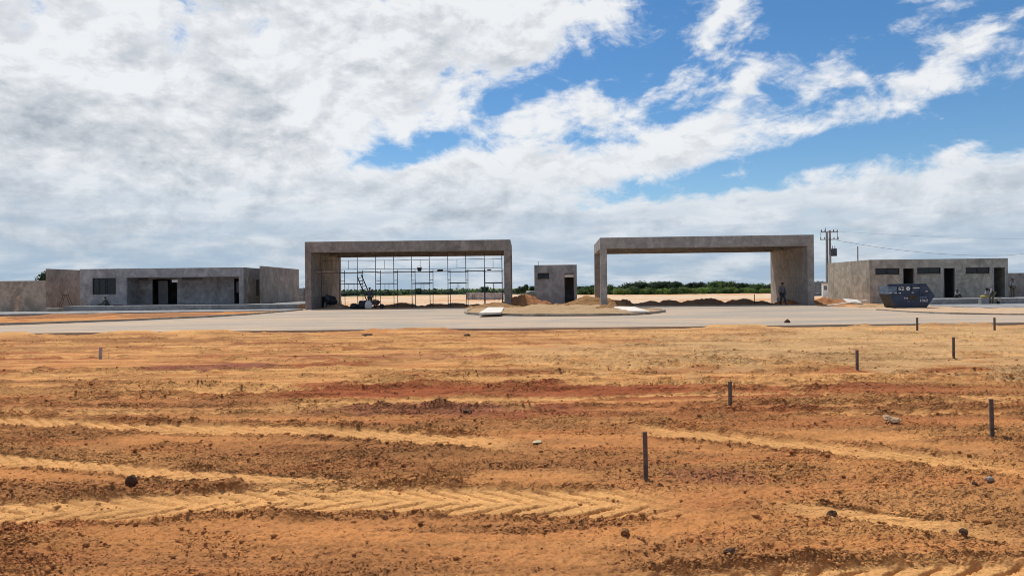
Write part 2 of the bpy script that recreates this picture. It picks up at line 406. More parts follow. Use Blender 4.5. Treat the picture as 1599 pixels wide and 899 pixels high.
# tyre tracks: points (px, py) in the photo, tyre width (m), lug pitch, tread depth, how sandy, side of the arrow
TRACKS = [
    ([(-200, 806), (0, 799), (180, 789), (400, 777), (560, 774), (700, 776), (850, 779), (1000, 782), (1110, 785)], 0.68, 0.25, 0.036, 1.0, 1),
    ([(-200, 702), (0, 717), (120, 727), (250, 737), (400, 748), (520, 758), (640, 764)], 0.34, 0.20, 0.016, 0.75, 1),
    ([(1160, 782), (1280, 797), (1400, 813), (1500, 826), (1700, 850)], 0.30, 0.24, 0.012, 0.85, -1),
    ([(-200, 648), (0, 656), (200, 664), (400, 670), (560, 675), (700, 684), (860, 700)], 0.62, 0.26, 0.036, 0.85, 1),
    ([(960, 664), (1040, 673), (1140, 684), (1300, 699), (1450, 715), (1700, 745)], 0.60, 0.25, 0.036, 0.85, 1),
    ([(400, 632), (530, 627), (700, 622), (880, 621), (1000, 617), (1200, 613), (1500, 618), (1800, 622)], 0.42, 0.30, 0.030, 0.80, -1),
    ([(300, 612), (500, 603), (700, 589), (850, 583), (950, 577), (1060, 568), (1200, 556)], 0.40, 0.32, 0.040, 0.8, 1),
    ([(860, 597), (1000, 592), (1200, 590), (1400, 588), (1700, 584)], 0.40, 0.34, 0.040, 0.8, -1),
    ([(-200, 596), (100, 598), (300, 606), (450, 616)], 0.6, 0.40, 0.040, 0.45, 1),
    ([(-200, 543), (150, 546), (400, 548), (700, 540), (1000, 533)], 0.5, 0.5, 0.045, 0.7, 1),
    ([(-200, 556), (150, 557), (400, 560), (640, 562), (900, 558), (1100, 548)], 0.5, 0.5, 0.05, 0.65, -1),
    ([(600, 524), (900, 520), (1200, 531), (1700, 528)], 0.8, 0.6, 0.03, 0.5, 1),
    ([(-100, 578), (250, 577), (420, 573), (600, 569)], 0.45, 0.5, 0.05, 0.4, 1),
    ([(930, 915), (1100, 912), (1300, 908), (1500, 904), (1800, 897)], 0.52, 0.235, 0.035, 0.9, -1),
]
rt_ = random.Random(21)
TR = []
for k_ in range(44):      # many older, fainter passes across the middle distance
    yy_ = 9.4 + 18.0 * (k_ + rt_.random()) / 44; x0_ = rt_.uniform(-0.95, 0.5) * yy_; ln_ = rt_.uniform(6, 18); sl_ = rt_.uniform(-0.05, 0.07); cv_ = rt_.uniform(-0.5, 0.5)
    xs_ = np.linspace(x0_, x0_ + ln_, 7); TR.append((xs_, yy_ + sl_ * (xs_ - x0_) + cv_ * np.sin(np.linspace(0, 3.1, 7)), rt_.uniform(0.28, 0.5), rt_.uniform(0.20, 0.36), rt_.uniform(0.025, 0.05), rt_.uniform(0.25, 0.75), rt_.choice([-1, 1])))
N_OLD = len(TR)
for pts, w, pitch, dep, sandy, sgn in TRACKS:
    g_ = [on_ground(*p_) for p_ in pts]; TR.append((np.array([v.x for v in g_]), np.array([v.y for v in g_]), w, pitch, dep, sandy, sgn))
# patches of another soil: (px, py, half width px, half height px, soil, amount)
PATCH = [(760, 607, 330, 9, RED, 1.0), (1180, 612, 330, 10, RED, 0.75), (700, 640, 220, 9, MAROON, 0.7), (330, 572, 100, 5, MAROON, 0.9), (510, 600, 60, 4, RED, 0.9), (1000, 640, 260, 12, RED, 0.55),
         (1110, 742, 70, 10, MAROON, 0.5), (250, 560, 250, 12, RED, 0.25), (200, 630, 300, 8, RED, 0.3), (640, 555, 200, 4, MAROON, 0.45), (900, 535, 160, 6, RED, 0.3), (1330, 540, 300, 22, BEIGE, 0.9), (1500, 520, 250, 12, BEIGE, 0.9), (1000, 550, 200, 18, BEIGE, 0.55),
         (300, 880, 420, 40, DARK, 0.22), (250, 760, 300, 20, DARK, 0.45), (750, 715, 220, 22, DARK, 0.5), (800, 820, 200, 8, DARK, 0.55), (1100, 870, 140, 22, DARK, 0.35), (100, 700, 200, 10, DARK, 0.3), (500, 705, 220, 12, DARK, 0.5),
         (1300, 760, 330, 30, SAND, 0.18), (240, 530, 160, 4, DARK, 0.6), (60, 528, 100, 5, DARK, 0.3), (1090, 530, 90, 4, DARK, 0.2)]

def soil(x, y):
    """height offset, albedo and roughness of the worked earth"""
    near = np.clip(1 - (y - 26) / 8, 0, 1)
    wy = fbm(x * 0.35 + 40, y * 0.35, 3) - 0.5
    streak = fbm(x * 0.16 + 5, (y + wy * 1.4) * 1.5, 4)                      # passes of the grader, across the view
    streak2 = fbm(x * 0.5 + 80, (y + wy * 0.6) * 4.0 + 30, 3)
    lump = fbm(x * 3.1, y * 3.1 + 60, 5, 0.6)
    patch = fbm(x * 0.55 + 90, y * 0.8 + 10, 4)
    crumbly = sstep(0.42, 0.66, 0.55 * patch + 0.45 * streak)                # loose, cloddy soil
    h = (streak - 0.5) * 0.07 + (streak2 - 0.5) * 0.022 + (patch - 0.5) * 0.05
    k1 = sstep(0.40, 0.60, streak)[..., None]; k2 = sstep(0.46, 0.66, 0.6 * streak2 + 0.4 * patch)[..., None]
    c = MID * 1.08 * (1 - 0.5 * k1) + SAND * 0.5 * k1 * 0.9
    c = c * (1 - 0.60 * k2) + DARK * 0.60 * k2
    line = fbm(x * 0.22 + 33, (y + wy * 0.8) * 4.6 + 11, 3); gl = sstep(9, 15, y)
    kl = (sstep(0.55, 0.62, line) * gl * 0.75)[..., None]; c = c * (1 - kl) + SAND * 1.05 * kl
    kd = (sstep(0.48, 0.38, line) * (0.30 + 0.55 * gl))[..., None]; rk = sstep(0.45, 0.6, patch)[..., None]; c = c * (1 - kd) + (DARK * 1.1 * (1 - rk) + RED * 1.15 * rk) * kd
    h = h + (line - 0.5) * 0.06 * (0.4 + gl)
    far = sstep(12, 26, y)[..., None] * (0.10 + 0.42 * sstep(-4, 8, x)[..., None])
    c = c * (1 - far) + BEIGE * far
    wob = (fbm(x * 1.3 + 7, y * 1.3, 3) - 0.5)
    trk = np.zeros_like(x); rim = np.zeros_like(x)
    def press(tr):
        """roll one tyre track into the soil"""
        tx, ty, w, pitch, dep, sandy, sgn = tr
        cy_ = np.interp(x, tx, ty, left=-99, right=-99)
        m = np.abs(y - cy_) < w * 1.3
        if not m.any(): return
        xm, ym = x[m], y[m]; lm = lump[m]; pm = patch[m]
        cy = cy_[m] + (fbm(xm * 0.8 + w * 50, xm * 0 + pitch * 90, 2) - 0.5) * w * 0.35
        slope = (ty[-1] - ty[0]) / (tx[-1] - tx[0]); t = (ym - cy) * math.cos(math.atan(slope)); a = np.abs(t) / (w / 2)
        endf = sstep(tx[0], tx[0] + 0.5, xm) * sstep(tx[-1], tx[-1] - 0.9, xm)
        wear = 0.40 + 0.85 * fbm(xm * 0.7 + pitch * 300, ym * 0.7, 2)
        inside = sstep(1.12, 0.86, a + (lm - 0.5) * 0.5) * endf
        ph = xm / pitch + sgn * (1.9 if w > 0.5 else 1.2) * a + np.where(t > 0, 0.5, 0.0) + (vnoise(xm * 6, ym * 6) - 0.5) * 0.22 + (fbm(xm * 1.1, ym * 0 + pitch * 70, 2) - 0.5) * 0.8
        fr = ph - np.floor(ph)
        lug = sstep(0.0, 0.08, fr) * sstep(0.36, 0.22, fr) * sstep(0.02, 0.12, a) * sstep(0.98, 0.84, a)
        h[m] = h[m] * (1 - 0.65 * inside) - inside * dep * 0.9 - inside * lug * np.where(t > 0, 0.7, 1.0) * dep * 1.75 * np.clip(wear, 0.25, 1.15)
        ridge = np.exp(-((a - 1.22) / 0.16) ** 2) * endf
        h[m] += ridge * dep * 0.9 * (0.4 + lm)
        sa = (inside * sandy * (1 - 0.30 * lug) * np.clip(0.5 + 0.65 * wear, 0, 1))[..., None]
        c[m] = c[m] * (1 - sa) + (SAND * (0.93 + 0.14 * (pm[..., None]))) * sa
        trk[m] = np.maximum(trk[m], inside); rim[m] = np.maximum(rim[m], ridge)
    for tr in TR[:N_OLD]: press(tr)
    for (cx, cy, hw, hh, sc, amt) in PATCH:
        P0 = on_ground(cx, cy); hwm = hw / FPX * P0.y; hhm = (on_ground(cx, cy - hh).y - on_ground(cx, cy + hh).y) / 2
        d = ((x - P0.x) / hwm) ** 2 + ((y - P0.y + wob * hhm * 2.0) / hhm) ** 2
        a = (amt * sstep(1.6, 0.6, d + (lump - 0.5) * 0.9) * near)[..., None]
        c = c * (1 - a) + sc * a
        if sc is DARK: crumbly = np.clip(crumbly + a[..., 0] * 0.9, 0, 1)
    for tr in TR[N_OLD:]: press(tr)
    crumbly = np.clip(crumbly * (1 - 0.92 * trk) + rim * 0.8, 0, 1)
    cl = 1 - np.abs(2 * fbm(x * 11, y * 11 + 9, 3, 0.55) - 1) * 1.6; cl2 = 1 - np.abs(2 * fbm(x * 26 + 3, y * 26, 2, 0.5) - 1) * 1.6
    fine = sstep(16, 7, y)
    h = h + (0.25 + 0.75 * crumbly) * ((lump - 0.5) * 0.07 + fine * ((cl - 0.6) * 0.040 + (cl2 - 0.6) * 0.022)) * (1 - 0.8 * trk) + (1 - crumbly) * fine * (cl2 - 0.5) * 0.010
    dk = (crumbly * 0.35 * sstep(0.35, 0.65, lump))[..., None]
    c = c * (1 - dk) + DARK * 1.05 * dk
    return h, c, crumbly

def ground_fields(x, y):
    z = terrain(x, y); near = np.clip(1 - (y - 27.6) / 0.7, 0, 1)
    h = np.zeros_like(x); c = np.zeros(x.shape + (3,)); rough = np.zeros_like(x)
    fm = y < 29.6
    if fm.any():
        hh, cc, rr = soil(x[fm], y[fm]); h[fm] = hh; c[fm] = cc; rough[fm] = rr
    b = ~fm
    if b.any():
        xb, yb = x[b], y[b]
        s1 = fbm(xb * 0.12, yb * 0.45, 4); s2 = fbm(xb * 0.6 + 9, yb * 1.1, 4); s3 = fbm(xb * 0.03 + 50, yb * 0.06, 3)
        k = sstep(0.42, 0.6, s1)[..., None]
        cb = MID * 1.25 * (1 - k) + SAND * k
        orange = (sstep(-14, -19, xb) * sstep(62, 52, yb))[..., None]; kr = sstep(0.5, 0.62, s2)[..., None]
        kz = sstep(0.42, 0.58, fbm(xb * 1.7, yb * 1.1 + 5, 4))[..., None]; cb = cb * (1 - 0.75 * orange) + ((MID * 1.15 * (1 - kr) + RED * 1.3 * kr) * (1 - 0.5 * kz) + SAND * 0.5 * kz) * 0.75 * orange
        rightv = sstep(18, 23, xb)[..., None] * sstep(62, 50, yb)[..., None]
        cb = cb * (1 - 0.85 * rightv) + PINK * 0.88 * 0.85 * rightv
        fl = sstep(60, 72, yb)[..., None]
        pale = PINK * (0.92 + 0.2 * s2[..., None]); pk = sstep(0.50, 0.62, s3 * 0.6 + s1 * 0.4)[..., None]
        s4 = fbm(xb * 0.05 + 20, yb * 0.22 + 4, 4); pk = np.maximum(pk, (sstep(0.50, 0.60, s4) * sstep(20, -6, xb) * sstep(150, 110, yb))[..., None]); pale = pale * (1 - 0.65 * pk) + MID * 1.35 * 0.65 * pk
        cb = cb * (1 - fl) + pale * fl
        crest = 200 - 52 * sstep(-5, 25, xb)
        gr = (sstep(-34, -6, yb - crest) * sstep(12, -12, xb) * 0.75 + sstep(0, 12, yb - crest))[..., None]; gr = np.clip(gr, 0, 1)
        cb = cb * (1 - gr) + np.array((0.17, 0.19, 0.075)) * gr
        c[b] = cb
        h[b] = ((s1 - 0.5) * 0.10 + (s2 - 0.5) * 0.10) * (1 + 0.8 * sstep(60, 90, yb)) * sstep(400, 160, yb)
        rough[b] = 0.5
    c *= 1.08
    return z, h, c, rough

def build_ground():
    inv = np.concatenate([np.arange(1 / 3.3, 1 / 29.5, -0.00050), np.arange(1 / 29.5, 1 / 3000, -0.00032)])
    Y = 1 / inv; Yb = np.array([-60, -25, -10, -3, 0.5, 2.0, 2.8]); Y = np.concatenate([Yb, Y, [3200.0, 6000.0, 12000.0]])
    U = np.arange(-0.86, 0.8601, 0.00185); out = np.array([0.9, 1.0, 1.2, 1.6, 2.6, 4.5, 8.0]); U = np.concatenate([-out[::-1], U, out])
    W = np.maximum(Y, 3.3)
    X = U[None, :] * W[:, None]; YY = np.repeat(Y[:, None], len(U), 1)
    z, h, c, rough = ground_fields(X, YY)
    rd = in_poly(X, YY, ROAD); dist = np.where((YY > 24) & (YY < 66), poly_dist(X, YY, ROAD), 9.0)
    edge = sstep(0.0, 0.9, dist); sp = fbm(X * 0.35 + 3, YY * 0.9, 4)
    spill = (sp - 0.50) * 0.55 + 0.045 - 0.16 * sstep(0.0, 0.75, dist) + (fbm(X * 5, YY * 5, 3) - 0.5) * 0.05
    h = np.where(rd, np.where((YY < 30) & (dist < 0.8), np.clip(spill, -0.1, 0.11), -0.10), np.where(YY < 29, h * (0.35 + 0.65 * edge) + (1 - edge) * np.clip(spill, -0.015, 0.11), h * (0.35 + 0.65 * edge)))
    h = np.where(YY > 1000, 0, h)
    Z = z + h
    n, k = X.shape
    me = bpy.data.meshes.new('ground')
    co = np.stack([X, YY, Z], -1).reshape(-1, 3).astype(np.float32)
    idx = np.arange(n * k).reshape(n, k)
    f = np.stack([idx[:-1, :-1], idx[:-1, 1:], idx[1:, 1:], idx[1:, :-1]], -1).reshape(-1, 4)
    me.vertices.add(len(co)); me.vertices.foreach_set('co', co.ravel())
    me.loops.add(f.size); me.loops.foreach_set('vertex_index', f.ravel().astype(np.int32))
    me.polygons.add(len(f)); me.polygons.foreach_set('loop_start', np.arange(0, f.size, 4, dtype=np.int32)); me.polygons.foreach_set('loop_total', np.full(len(f), 4, dtype=np.int32))
    me.polygons.foreach_set('use_smooth', np.ones(len(f), dtype=bool))
    me.update(calc_edges=True)
    at = me.attributes.new('soil', 'FLOAT_COLOR', 'POINT')
    at.data.foreach_set('color', np.concatenate([c.reshape(-1, 3), np.ones((n * k, 1))], 1).astype(np.float32).ravel())
    ar = me.attributes.new('loose', 'FLOAT', 'POINT'); ar.data.foreach_set('value', rough.astype(np.float32).ravel())
    return me

def soil_material(name, attr=True, c=(0.4, 0.2, 0.08)):
    m, q, p = mat_new(name); geo = q.n('ShaderNodeNewGeometry').outputs['Position']
    if attr:
        a = q.n('ShaderNodeAttribute', attribute_name='soil').outputs['Color']; lo = q.n('ShaderNodeAttribute', attribute_name='loose').outputs['Fac']
    else: a = c; lo = 0.7
    def vor(scale, rnd=1.0):
        nd = q.n('ShaderNodeTexVoronoi', feature='F1', voronoi_dimensions='3D'); q.put(nd.inputs['Vector'], wv); nd.inputs['Scale'].default_value = scale; nd.inputs['Randomness'].default_value = rnd
        return q.m('SUBTRACT', 1.0, nd.outputs['Distance'])
    n1 = q.noise(geo, 12, 6, 0.70); n2 = q.noise(geo, 60, 4, 0.75); n3 = q.noise(q.mapping(geo, scale=(0.5, 1.6, 1)), 1.7, 5, 0.6)
    wv = q.v('ADD', geo, q.v('SCALE', q.noise(geo, 25, 2, 0.5, out=1))); wv.node.inputs[1].default_value = (0, 0, 0)
    sc_ = wv.node.inputs[1].links[0].from_node if wv.node.inputs[1].links else None
    if sc_: sc_.inputs['Scale'].default_value = 0.03
    k = q.m('ADD', q.m('ADD', q.m('MULTIPLY', n1, 0.55), q.m('MULTIPLY', n2, 0.55)), q.m('MULTIPLY', n3, 0.5))
    k = q.mapr(k, 0.55, 1.05, 0.58, 1.42, smooth=False)
    cc = q.n('ShaderNodeVectorMath', operation='SCALE'); q.put(cc.inputs[0], a); q.put(cc.inputs['Scale'], k)
    q.put(p.inputs['Base Color'], cc.outputs[0])
    p.inputs['Roughness'].default_value = 1.0; p.inputs['Specular IOR Level'].default_value = 0.08
    # crumbs of three sizes, thick where the soil is loose, sparse where it is rolled flat
    sp = q.mapr(n3, 0.35, 0.62, 0.25, 1.0); lw = q.m('MULTIPLY_ADD', lo, 0.85, 0.15) if attr else 0.9
    hgt = q.m('ADD', q.m('ADD', q.m('MULTIPLY', vor(9.0), 0.075), q.m('MULTIPLY', q.m('POWER', vor(30.0), 2.0), 0.040)), q.m('MULTIPLY', q.m('POWER', vor(75.0), 2.0), 0.017))
    hgt = q.m('ADD', q.m('MULTIPLY', q.m('MULTIPLY', hgt, sp), lw), q.m('MULTIPLY', q.m('ADD', n1, q.m('MULTIPLY', n2, 0.4)), 0.014))
    bump(q, p, hgt, 1.0, 1.0)
    return m
M['soil'] = soil_material('worked_earth')
M['mound_brown'] = soil_material('heaped_earth', False, (0.38, 0.215, 0.10))
M['mound_sand'] = soil_material('heaped_sand', False, (0.50, 0.335, 0.185))
M['mound_dark'] = soil_material('heaped_dark_earth', False, (0.34, 0.22, 0.145))
M['mound_red'] = soil_material('heaped_red_earth', False, (0.43, 0.20, 0.092))
M['clod'] = soil_material('dry_clod', False, (0.33, 0.165, 0.075))
M['clod_dark'] = soil_material('dark_clod', False, (0.12, 0.075, 0.05))
M['stone_grey'] = soil_material('grey_stone', False, (0.36, 0.31, 0.28))
M['stone_tan'] = soil_material('tan_slab', False, (0.50, 0.32, 0.185))
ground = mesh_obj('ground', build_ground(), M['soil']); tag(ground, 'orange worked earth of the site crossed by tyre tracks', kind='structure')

# ------------------------------------------------------------------ road, island, pavements
m, q, p = mat_new('dusty_pavement'); geo = q.n('ShaderNodeNewGeometry').outputs['Position']
d1 = q.noise(q.mapping(geo, scale=(0.09, 0.34, 1)), 1.0, 8, 0.68, 0.8); d2 = q.noise(q.mapping(geo, scale=(0.5, 1.5, 1)), 1.0, 8, 0.70, 0.5); d3 = q.noise(geo, 6, 5, 0.7)
base = q.mix(q.mapr(d1, 0.42, 0.58), (0.345, 0.292, 0.232), (0.50, 0.362, 0.245))
base = q.mix(q.m('MULTIPLY', q.mapr(d2, 0.46, 0.70), 0.55), base, (0.30, 0.265, 0.22))
base = q.mix(q.m('MULTIPLY', q.mapr(d2, 0.42, 0.25), 0.6), base, (0.52, 0.34, 0.19))
base = q.mix(q.m('MULTIPLY', q.mapr(d3, 0.4, 0.75), 0.35), base, (0.27, 0.215, 0.155))
q.put(p.inputs['Base Color'], base); bump(q, p, d3, 0.4, 0.01); M['road'] = m
def flat_sheet(name, poly, z0, z1, mat):
    bm = bmesh.new(); vs = [bm.verts.new((a, b, z1)) for a, b in poly]; fc = bm.faces.new(vs); fc.normal_update()
    if fc.normal.z < 0: fc.normal_flip()
    r = bmesh.ops.extrude_face_region(bm, geom=[fc])
    for v in [e for e in r['geom'] if isinstance(e, bmesh.types.BMVert)]: v.co.z = z0
    bmesh.ops.recalc_face_normals(bm, faces=bm.faces); bmesh.ops.triangulate(bm, faces=[f for f in bm.faces if len(f.verts) > 4])
    me = bpy.data.meshes.new(name); bm.to_mesh(me); bm.free(); return mesh_obj(name, me, mat)
ROAD_Z = 0.06
def smooth_poly(poly, it=2):
    for _ in range(it):
        o = []
        for i in range(len(poly)):
            a, b = np.array(poly[i]), np.array(poly[(i + 1) % len(poly)])
            if np.linalg.norm(a - b) > 12: o += [tuple(a), tuple(b)]
            else: o += [tuple(a * .75 + b * .25), tuple(a * .25 + b * .75)]
        poly = o
    return poly
rd = flat_sheet('road', ROAD, -0.3, ROAD_Z, M['road']); tag(rd, 'dusty pale pavement in front of both gates', kind='structure')
pv = flat_sheet('pavement', [(-60, 54.8), (-40, 55.2), (-30, 55.6), (-17.2, 57.4), (-16.9, 61.9), (-60, 61.9)], -0.35, 0.05, M['platform']); tag(pv, 'grey concrete pavement before the left building', kind='structure')
pv = flat_sheet('pavement', [(30.5, 47.4), (70, 46.5), (70, 55.8), (31.5, 56.2), (29.5, 52)], -0.3, 0.03, M['platform']); tag(pv, 'grey concrete pavement before the right building', kind='structure')

def kerb(name, line, w, z0, z1, mat):
    mb = MB(); rings = []
    for i, (x, y) in enumerate(line):
        a = Vector(line[max(i - 1, 0)]); b = Vector(line[min(i + 1, len(line) - 1)]); t = (b - a).normalized(); nn = Vector((-t.y, t.x)) * w / 2
        j = random.uniform(-0.012, 0.012)
        rings.append([(x - nn.x, y - nn.y, z0), (x + nn.x, y + nn.y, z0), (x + nn.x, y + nn.y, z1 + j), (x - nn.x, y - nn.y, z1 + j)])
    mb.loft(rings); return mb.build(name, mat)
M['kerb'] = concrete('kerb_concrete', (0.34, 0.29, 0.235), (1.05, 1, 0.92), 0.4, 71)
il = smooth_poly(ISLAND, 2)
def open_line(poly, i0, i1): return [poly[i % len(poly)] for i in range(i0, i1)]
k1 = kerb('kerb', [p_ for p_ in il if p_[1] < 56.5][::1], 0.16, -0.2, ROAD_Z + 0.13, M['kerb']); tag(k1, 'low concrete kerb round the sandy traffic island', kind='structure')
k2 = kerb('kerb', [(-60, 34.25), (-34, 34.35), (-28, 34.85), (-24, 36.05), (-20.5, 39.65), (-18.1, 43.05), (-16.8, 47), (-16.4, 52), (-16.2, 57)], 0.16, -0.2, ROAD_Z + 0.10, M['kerb']); tag(k2, 'low kerb along the verge left of the gates', kind='structure')
k3 = kerb('kerb', [(60, 34.25), (30, 34.45), (26.1, 34.65), (23.7, 35.5), (22.1, 37.3), (21.65, 40), (21.7, 44)], 0.16, -0.2, ROAD_Z + 0.06, M['kerb']); tag(k3, 'low kerb along the verge right of the gates', kind='structure')
def height_patch(name, x0, x1, y0, y1, step, fn, mat):
    xs = np.arange(x0, x1 + step, step); ys = np.arange(y0, y1 + step, step); X, Yv = np.meshgrid(xs, ys); Zv = fn(X, Yv)
    n, k = X.shape; idx = np.arange(n * k).reshape(n, k)
    keep = np.isfinite(Zv); f = []
    for a, b, c_, d in zip(idx[:-1, :-1].ravel(), idx[:-1, 1:].ravel(), idx[1:, 1:].ravel(), idx[1:, :-1].ravel()): f.append((int(a), int(b), int(c_), int(d)))
    kf = keep.ravel(); f = [q_ for q_ in f if kf[q_[0]] and kf[q_[1]] and kf[q_[2]] and kf[q_[3]]]
    me = bpy.data.meshes.new(name); me.from_pydata([tuple(v) for v in np.stack([X, Yv, np.where(keep, Zv, 0)], -1).reshape(-1, 3)], [], f)
    bm = bmesh.new(); bm.from_mesh(me); bmesh.ops.delete(bm, geom=[v for v in bm.verts if not v.link_faces], context='VERTS'); bm.to_mesh(me); bm.free()
    me.polygons.foreach_set('use_smooth', [True] * len(me.polygons)); return mesh_obj(name, me, mat)
def isl_h(x, y):
    ins = in_poly(x, y, il); d = poly_dist(x, y, il)
    h = ROAD_Z + 0.08 + 0.14 * sstep(0.1, 1.6, d) + (fbm(x * 0.9, y * 0.9, 4) - 0.5) * 0.30 * sstep(0.1, 1.2, d) + (fbm(x * 4, y * 4, 3) - 0.5) * 0.07
    fl_ = np.maximum(sstep(1.6, 0.6, x) * sstep(45, 46.5, y), sstep(6.3, 7.0, x)); h = h * (1 - fl_) + np.minimum(h, 0.17) * fl_
    return np.where(ins | (d < 0.12), np.where(ins, h, ROAD_Z + 0.05), np.nan)
isl = height_patch('traffic_island', -3.2, 9.8, 39.2, 57.8, 0.16, isl_h, M['mound_sand']); tag(isl, 'sandy unpaved traffic island between the two gates', kind='structure')

def mound(name, x, y, rx, ry, h, mat, label, seed, z=0.0, group=None, peaks=1, sub=40):
    o0 = MB(); n = sub; fs = []
    gu, gv = np.meshgrid(np.linspace(-1, 1, n + 1), np.linspace(-1, 1, n + 1), indexing='ij'); r_ = np.hypot(gu, gv)
    wob = 0.36 * (fbm(gu * 1.9 + seed, gv * 1.9 + seed * 2, 3) - 0.5) * 2
    pk = 1.0 if peaks == 1 else 0.5 + 0.5 * np.abs(np.cos((gu + 0.13 * seed) * math.pi * peaks / 2))
    hh = np.maximum(0.0, 1 - np.maximum(r_ + wob, 0) ** 1.15) ** 1.1 * pk * sstep(1.0, 0.9, r_)
    nz = (fbm(gu * 4.5 + seed * 3, gv * 4.5 + seed, 4, 0.65) - 0.5) * 0.6 * np.minimum(1, hh * 4)
    zz = (hh + nz) * h - np.where(hh <= 0.0, 0.12, 0.0); vs = [tuple(v) for v in np.stack([gu * rx, gv * ry, zz], -1).reshape(-1, 3)]
    for i in range(n):
        for j in range(n):
            a = i * (n + 1) + j; fs.append((a, a + n + 1, a + n + 2, a + 1))
    o0.v, o0.f = vs, fs
    o = o0.build(name, mat, smooth=True); o.location = (x, y, z); tag(o, label, 'dirt mound', group); return o

# ------------------------------------------------------------------ gates
def gate(name, loc, yaw, L, D, mat, label, deep_left):
    t = empty(name, loc, yaw); tag(t, label, 'gate', 'concrete entrance gates')
    top, bot, base = 5.47, 4.60, -0.3
    fl = lambda x0, x1: (x0, x1) if deep_left else (L - x1, L - x0)
    a, b = fl(0.0, 0.5); MB().box(a, b, 0.0, D, base, bot).build('side_wall', mat, t, bevel=0.012)
    a, b = fl(L - 0.52, L)
    MB().box(a, b, 0.0, 0.62, base, bot).build('column', mat, t, bevel=0.012)
    MB().box(a, b, D - 0.62, D, base, bot).build('column', mat, t, bevel=0.012)
    # roof: fascia beams all round, slab, ribs seen from below
    MB().box(0, L, 0, 0.34, bot + 0.002, top).build('front_beam', mat, t, bevel=0.015)
    MB().box(0, L, D - 0.34, D, bot + 0.002, top).build('back_beam', mat, t, bevel=0.015)
    for q0 in (0.0, L - 0.34): MB().box(q0, q0 + 0.34, 0.345, D - 0.345, bot + 0.002, top).build('end_beam', mat, t)
    MB().box(0.345, L - 0.345, 0.345, D - 0.345, top - 0.20, top - 0.03).build('roof_slab', mat, t)
    for yy in (3.2, 6.5): MB().box(0.345, L - 0.345, yy, yy + 0.3, bot + 0.10, top - 0.205).build('ceiling_rib', mat, t)
    return t
G1_O, G1_Y = (-16.6, 59.35, 0.0), R(-0.8)
G2_O, G2_Y = (6.96, 58.1, 0.0), R(-3.6)
gate('gate_portal', G1_O, G1_Y, 16.5, 9.8, M['gate_a'], 'raw concrete gate portal with scaffolding under its roof', True)
gate('gate_portal', G2_O, G2_Y, 16.4, 10.0, M['gate_b'], 'raw concrete gate portal standing empty beside the utility pole', False)

def window(parent, x0, x1, z0, z1, y, cuts, name='window', louvre=0):
    f = 0.05; w = MB()
    w.box(x0, x1, y, y + 0.07, z0, z0 + f); w.box(x0, x1, y, y + 0.07, z1 - f, z1); w.box(x0, x0 + f, y, y + 0.07, z0 + f, z1 - f); w.box(x1 - f, x1, y, y + 0.07, z0 + f, z1 - f)
    wo_ = w.build(name, M['black_metal'], parent)
    xs = [x0 + f] + [x0 + (x1 - x0) * c_ for c_ in cuts] + [x1 - f]
    for c_ in cuts:
        MB().box(x0 + (x1 - x0) * c_ - 0.028, x0 + (x1 - x0) * c_ + 0.028, y + 0.004, y + 0.066, z0 + f, z1 - f).build('mullion', M['black_metal'], wo_)
    if louvre:
        for i in range(louvre):
            zc = z0 + f + (z1 - z0 - 2 * f) * (i + 0.5) / louvre
            MB().obox(((x0 + x1) / 2, y + 0.04, zc), (x1 - x0 - 2 * f, 0.10, 0.014), Matrix.Rotation(R(38), 3, 'X')).build('slat', M['alu'], wo_)
    else:
        for a, b in zip(xs[:-1], xs[1:]):
            MB().box(a + 0.004, b - 0.004, y + 0.03, y + 0.038, z0 + f, z1 - f).build('pane', M['glass'], wo_)
    return wo_
M['alu'] = plain('grey_aluminium', (0.16, 0.165, 0.175), 0.5, 0.4, 0.15)
M['curtain'] = plain('pale_ply', (0.24, 0.235, 0.22), 0.9, 0, 0.1)

# ------------------------------------------------------------------ guard booth between the gates
BO, BY = (at_depth(834.2, 413.5, 64.0).x, 64.0, 0.0), R(-2.0)
bt = empty('guard_booth', BO, BY); tag(bt, 'small grey rendered guard booth between the two gates', 'booth')
bL = facade(BO, BY, 900.8, 440)[0]; btop = facade(BO, BY, 860, 413.6)[1]
wx0, wz1 = facade(BO, BY, 839.3, 426.2); wx1, wz0 = facade(BO, BY, 857.2, 435.4)
dx0, dz1 = facade(BO, BY, 881.4, 426.2); dx1, _ = facade(BO, BY, 895.8, 432)
MB().wall(bL, -0.2, btop, 0, 0.18, [(wx0, wx1, wz0, wz1), (dx0, dx1, 0.1, dz1)]).build('front_wall', M['grey'], bt)
for x0, x1 in ((0, 0.18), (bL - 0.18, bL)): MB().box(x0, x1, 0.182, 3.2, -0.2, btop).build('side_wall', M['grey'], bt)
MB().box(0.182, bL - 0.182, 3.0, 3.2, -0.2, btop).build('back_wall', M['grey'], bt)
MB().box(0.182, bL - 0.182, 0.182, 2.998, btop - 0.3, btop - 0.12).build('roof', M['grey'], bt)
MB().box(0.182, bL - 0.182, 0.182, 2.998, -0.1, 0.1).build('floor', M['platform'], bt)
window(bt, wx0 + 0.004, wx1 - 0.004, wz0 + 0.004, wz1 - 0.004, 0.05, [], 'louvre_window', 5)
MB().box(wx0 - 0.06, wx1 + 0.06, -0.035, 0.048, wz0 - 0.06, wz0).build('sill', M['kerb'], bt)
zt = facade(BO, BY, 888, 432.0)[1]
MB().box(dx0 + 0.004, dx1 - 0.004, 0.04, 0.14, zt - 0.05, zt + 0.16).build('lintel', M['board'], bt)
MB().box(dx0 + 0.004, dx1 - 0.004, 0.05, 0.13, zt + 0.165, dz1 - 0.004).build('transom', M['dark_room'], bt)
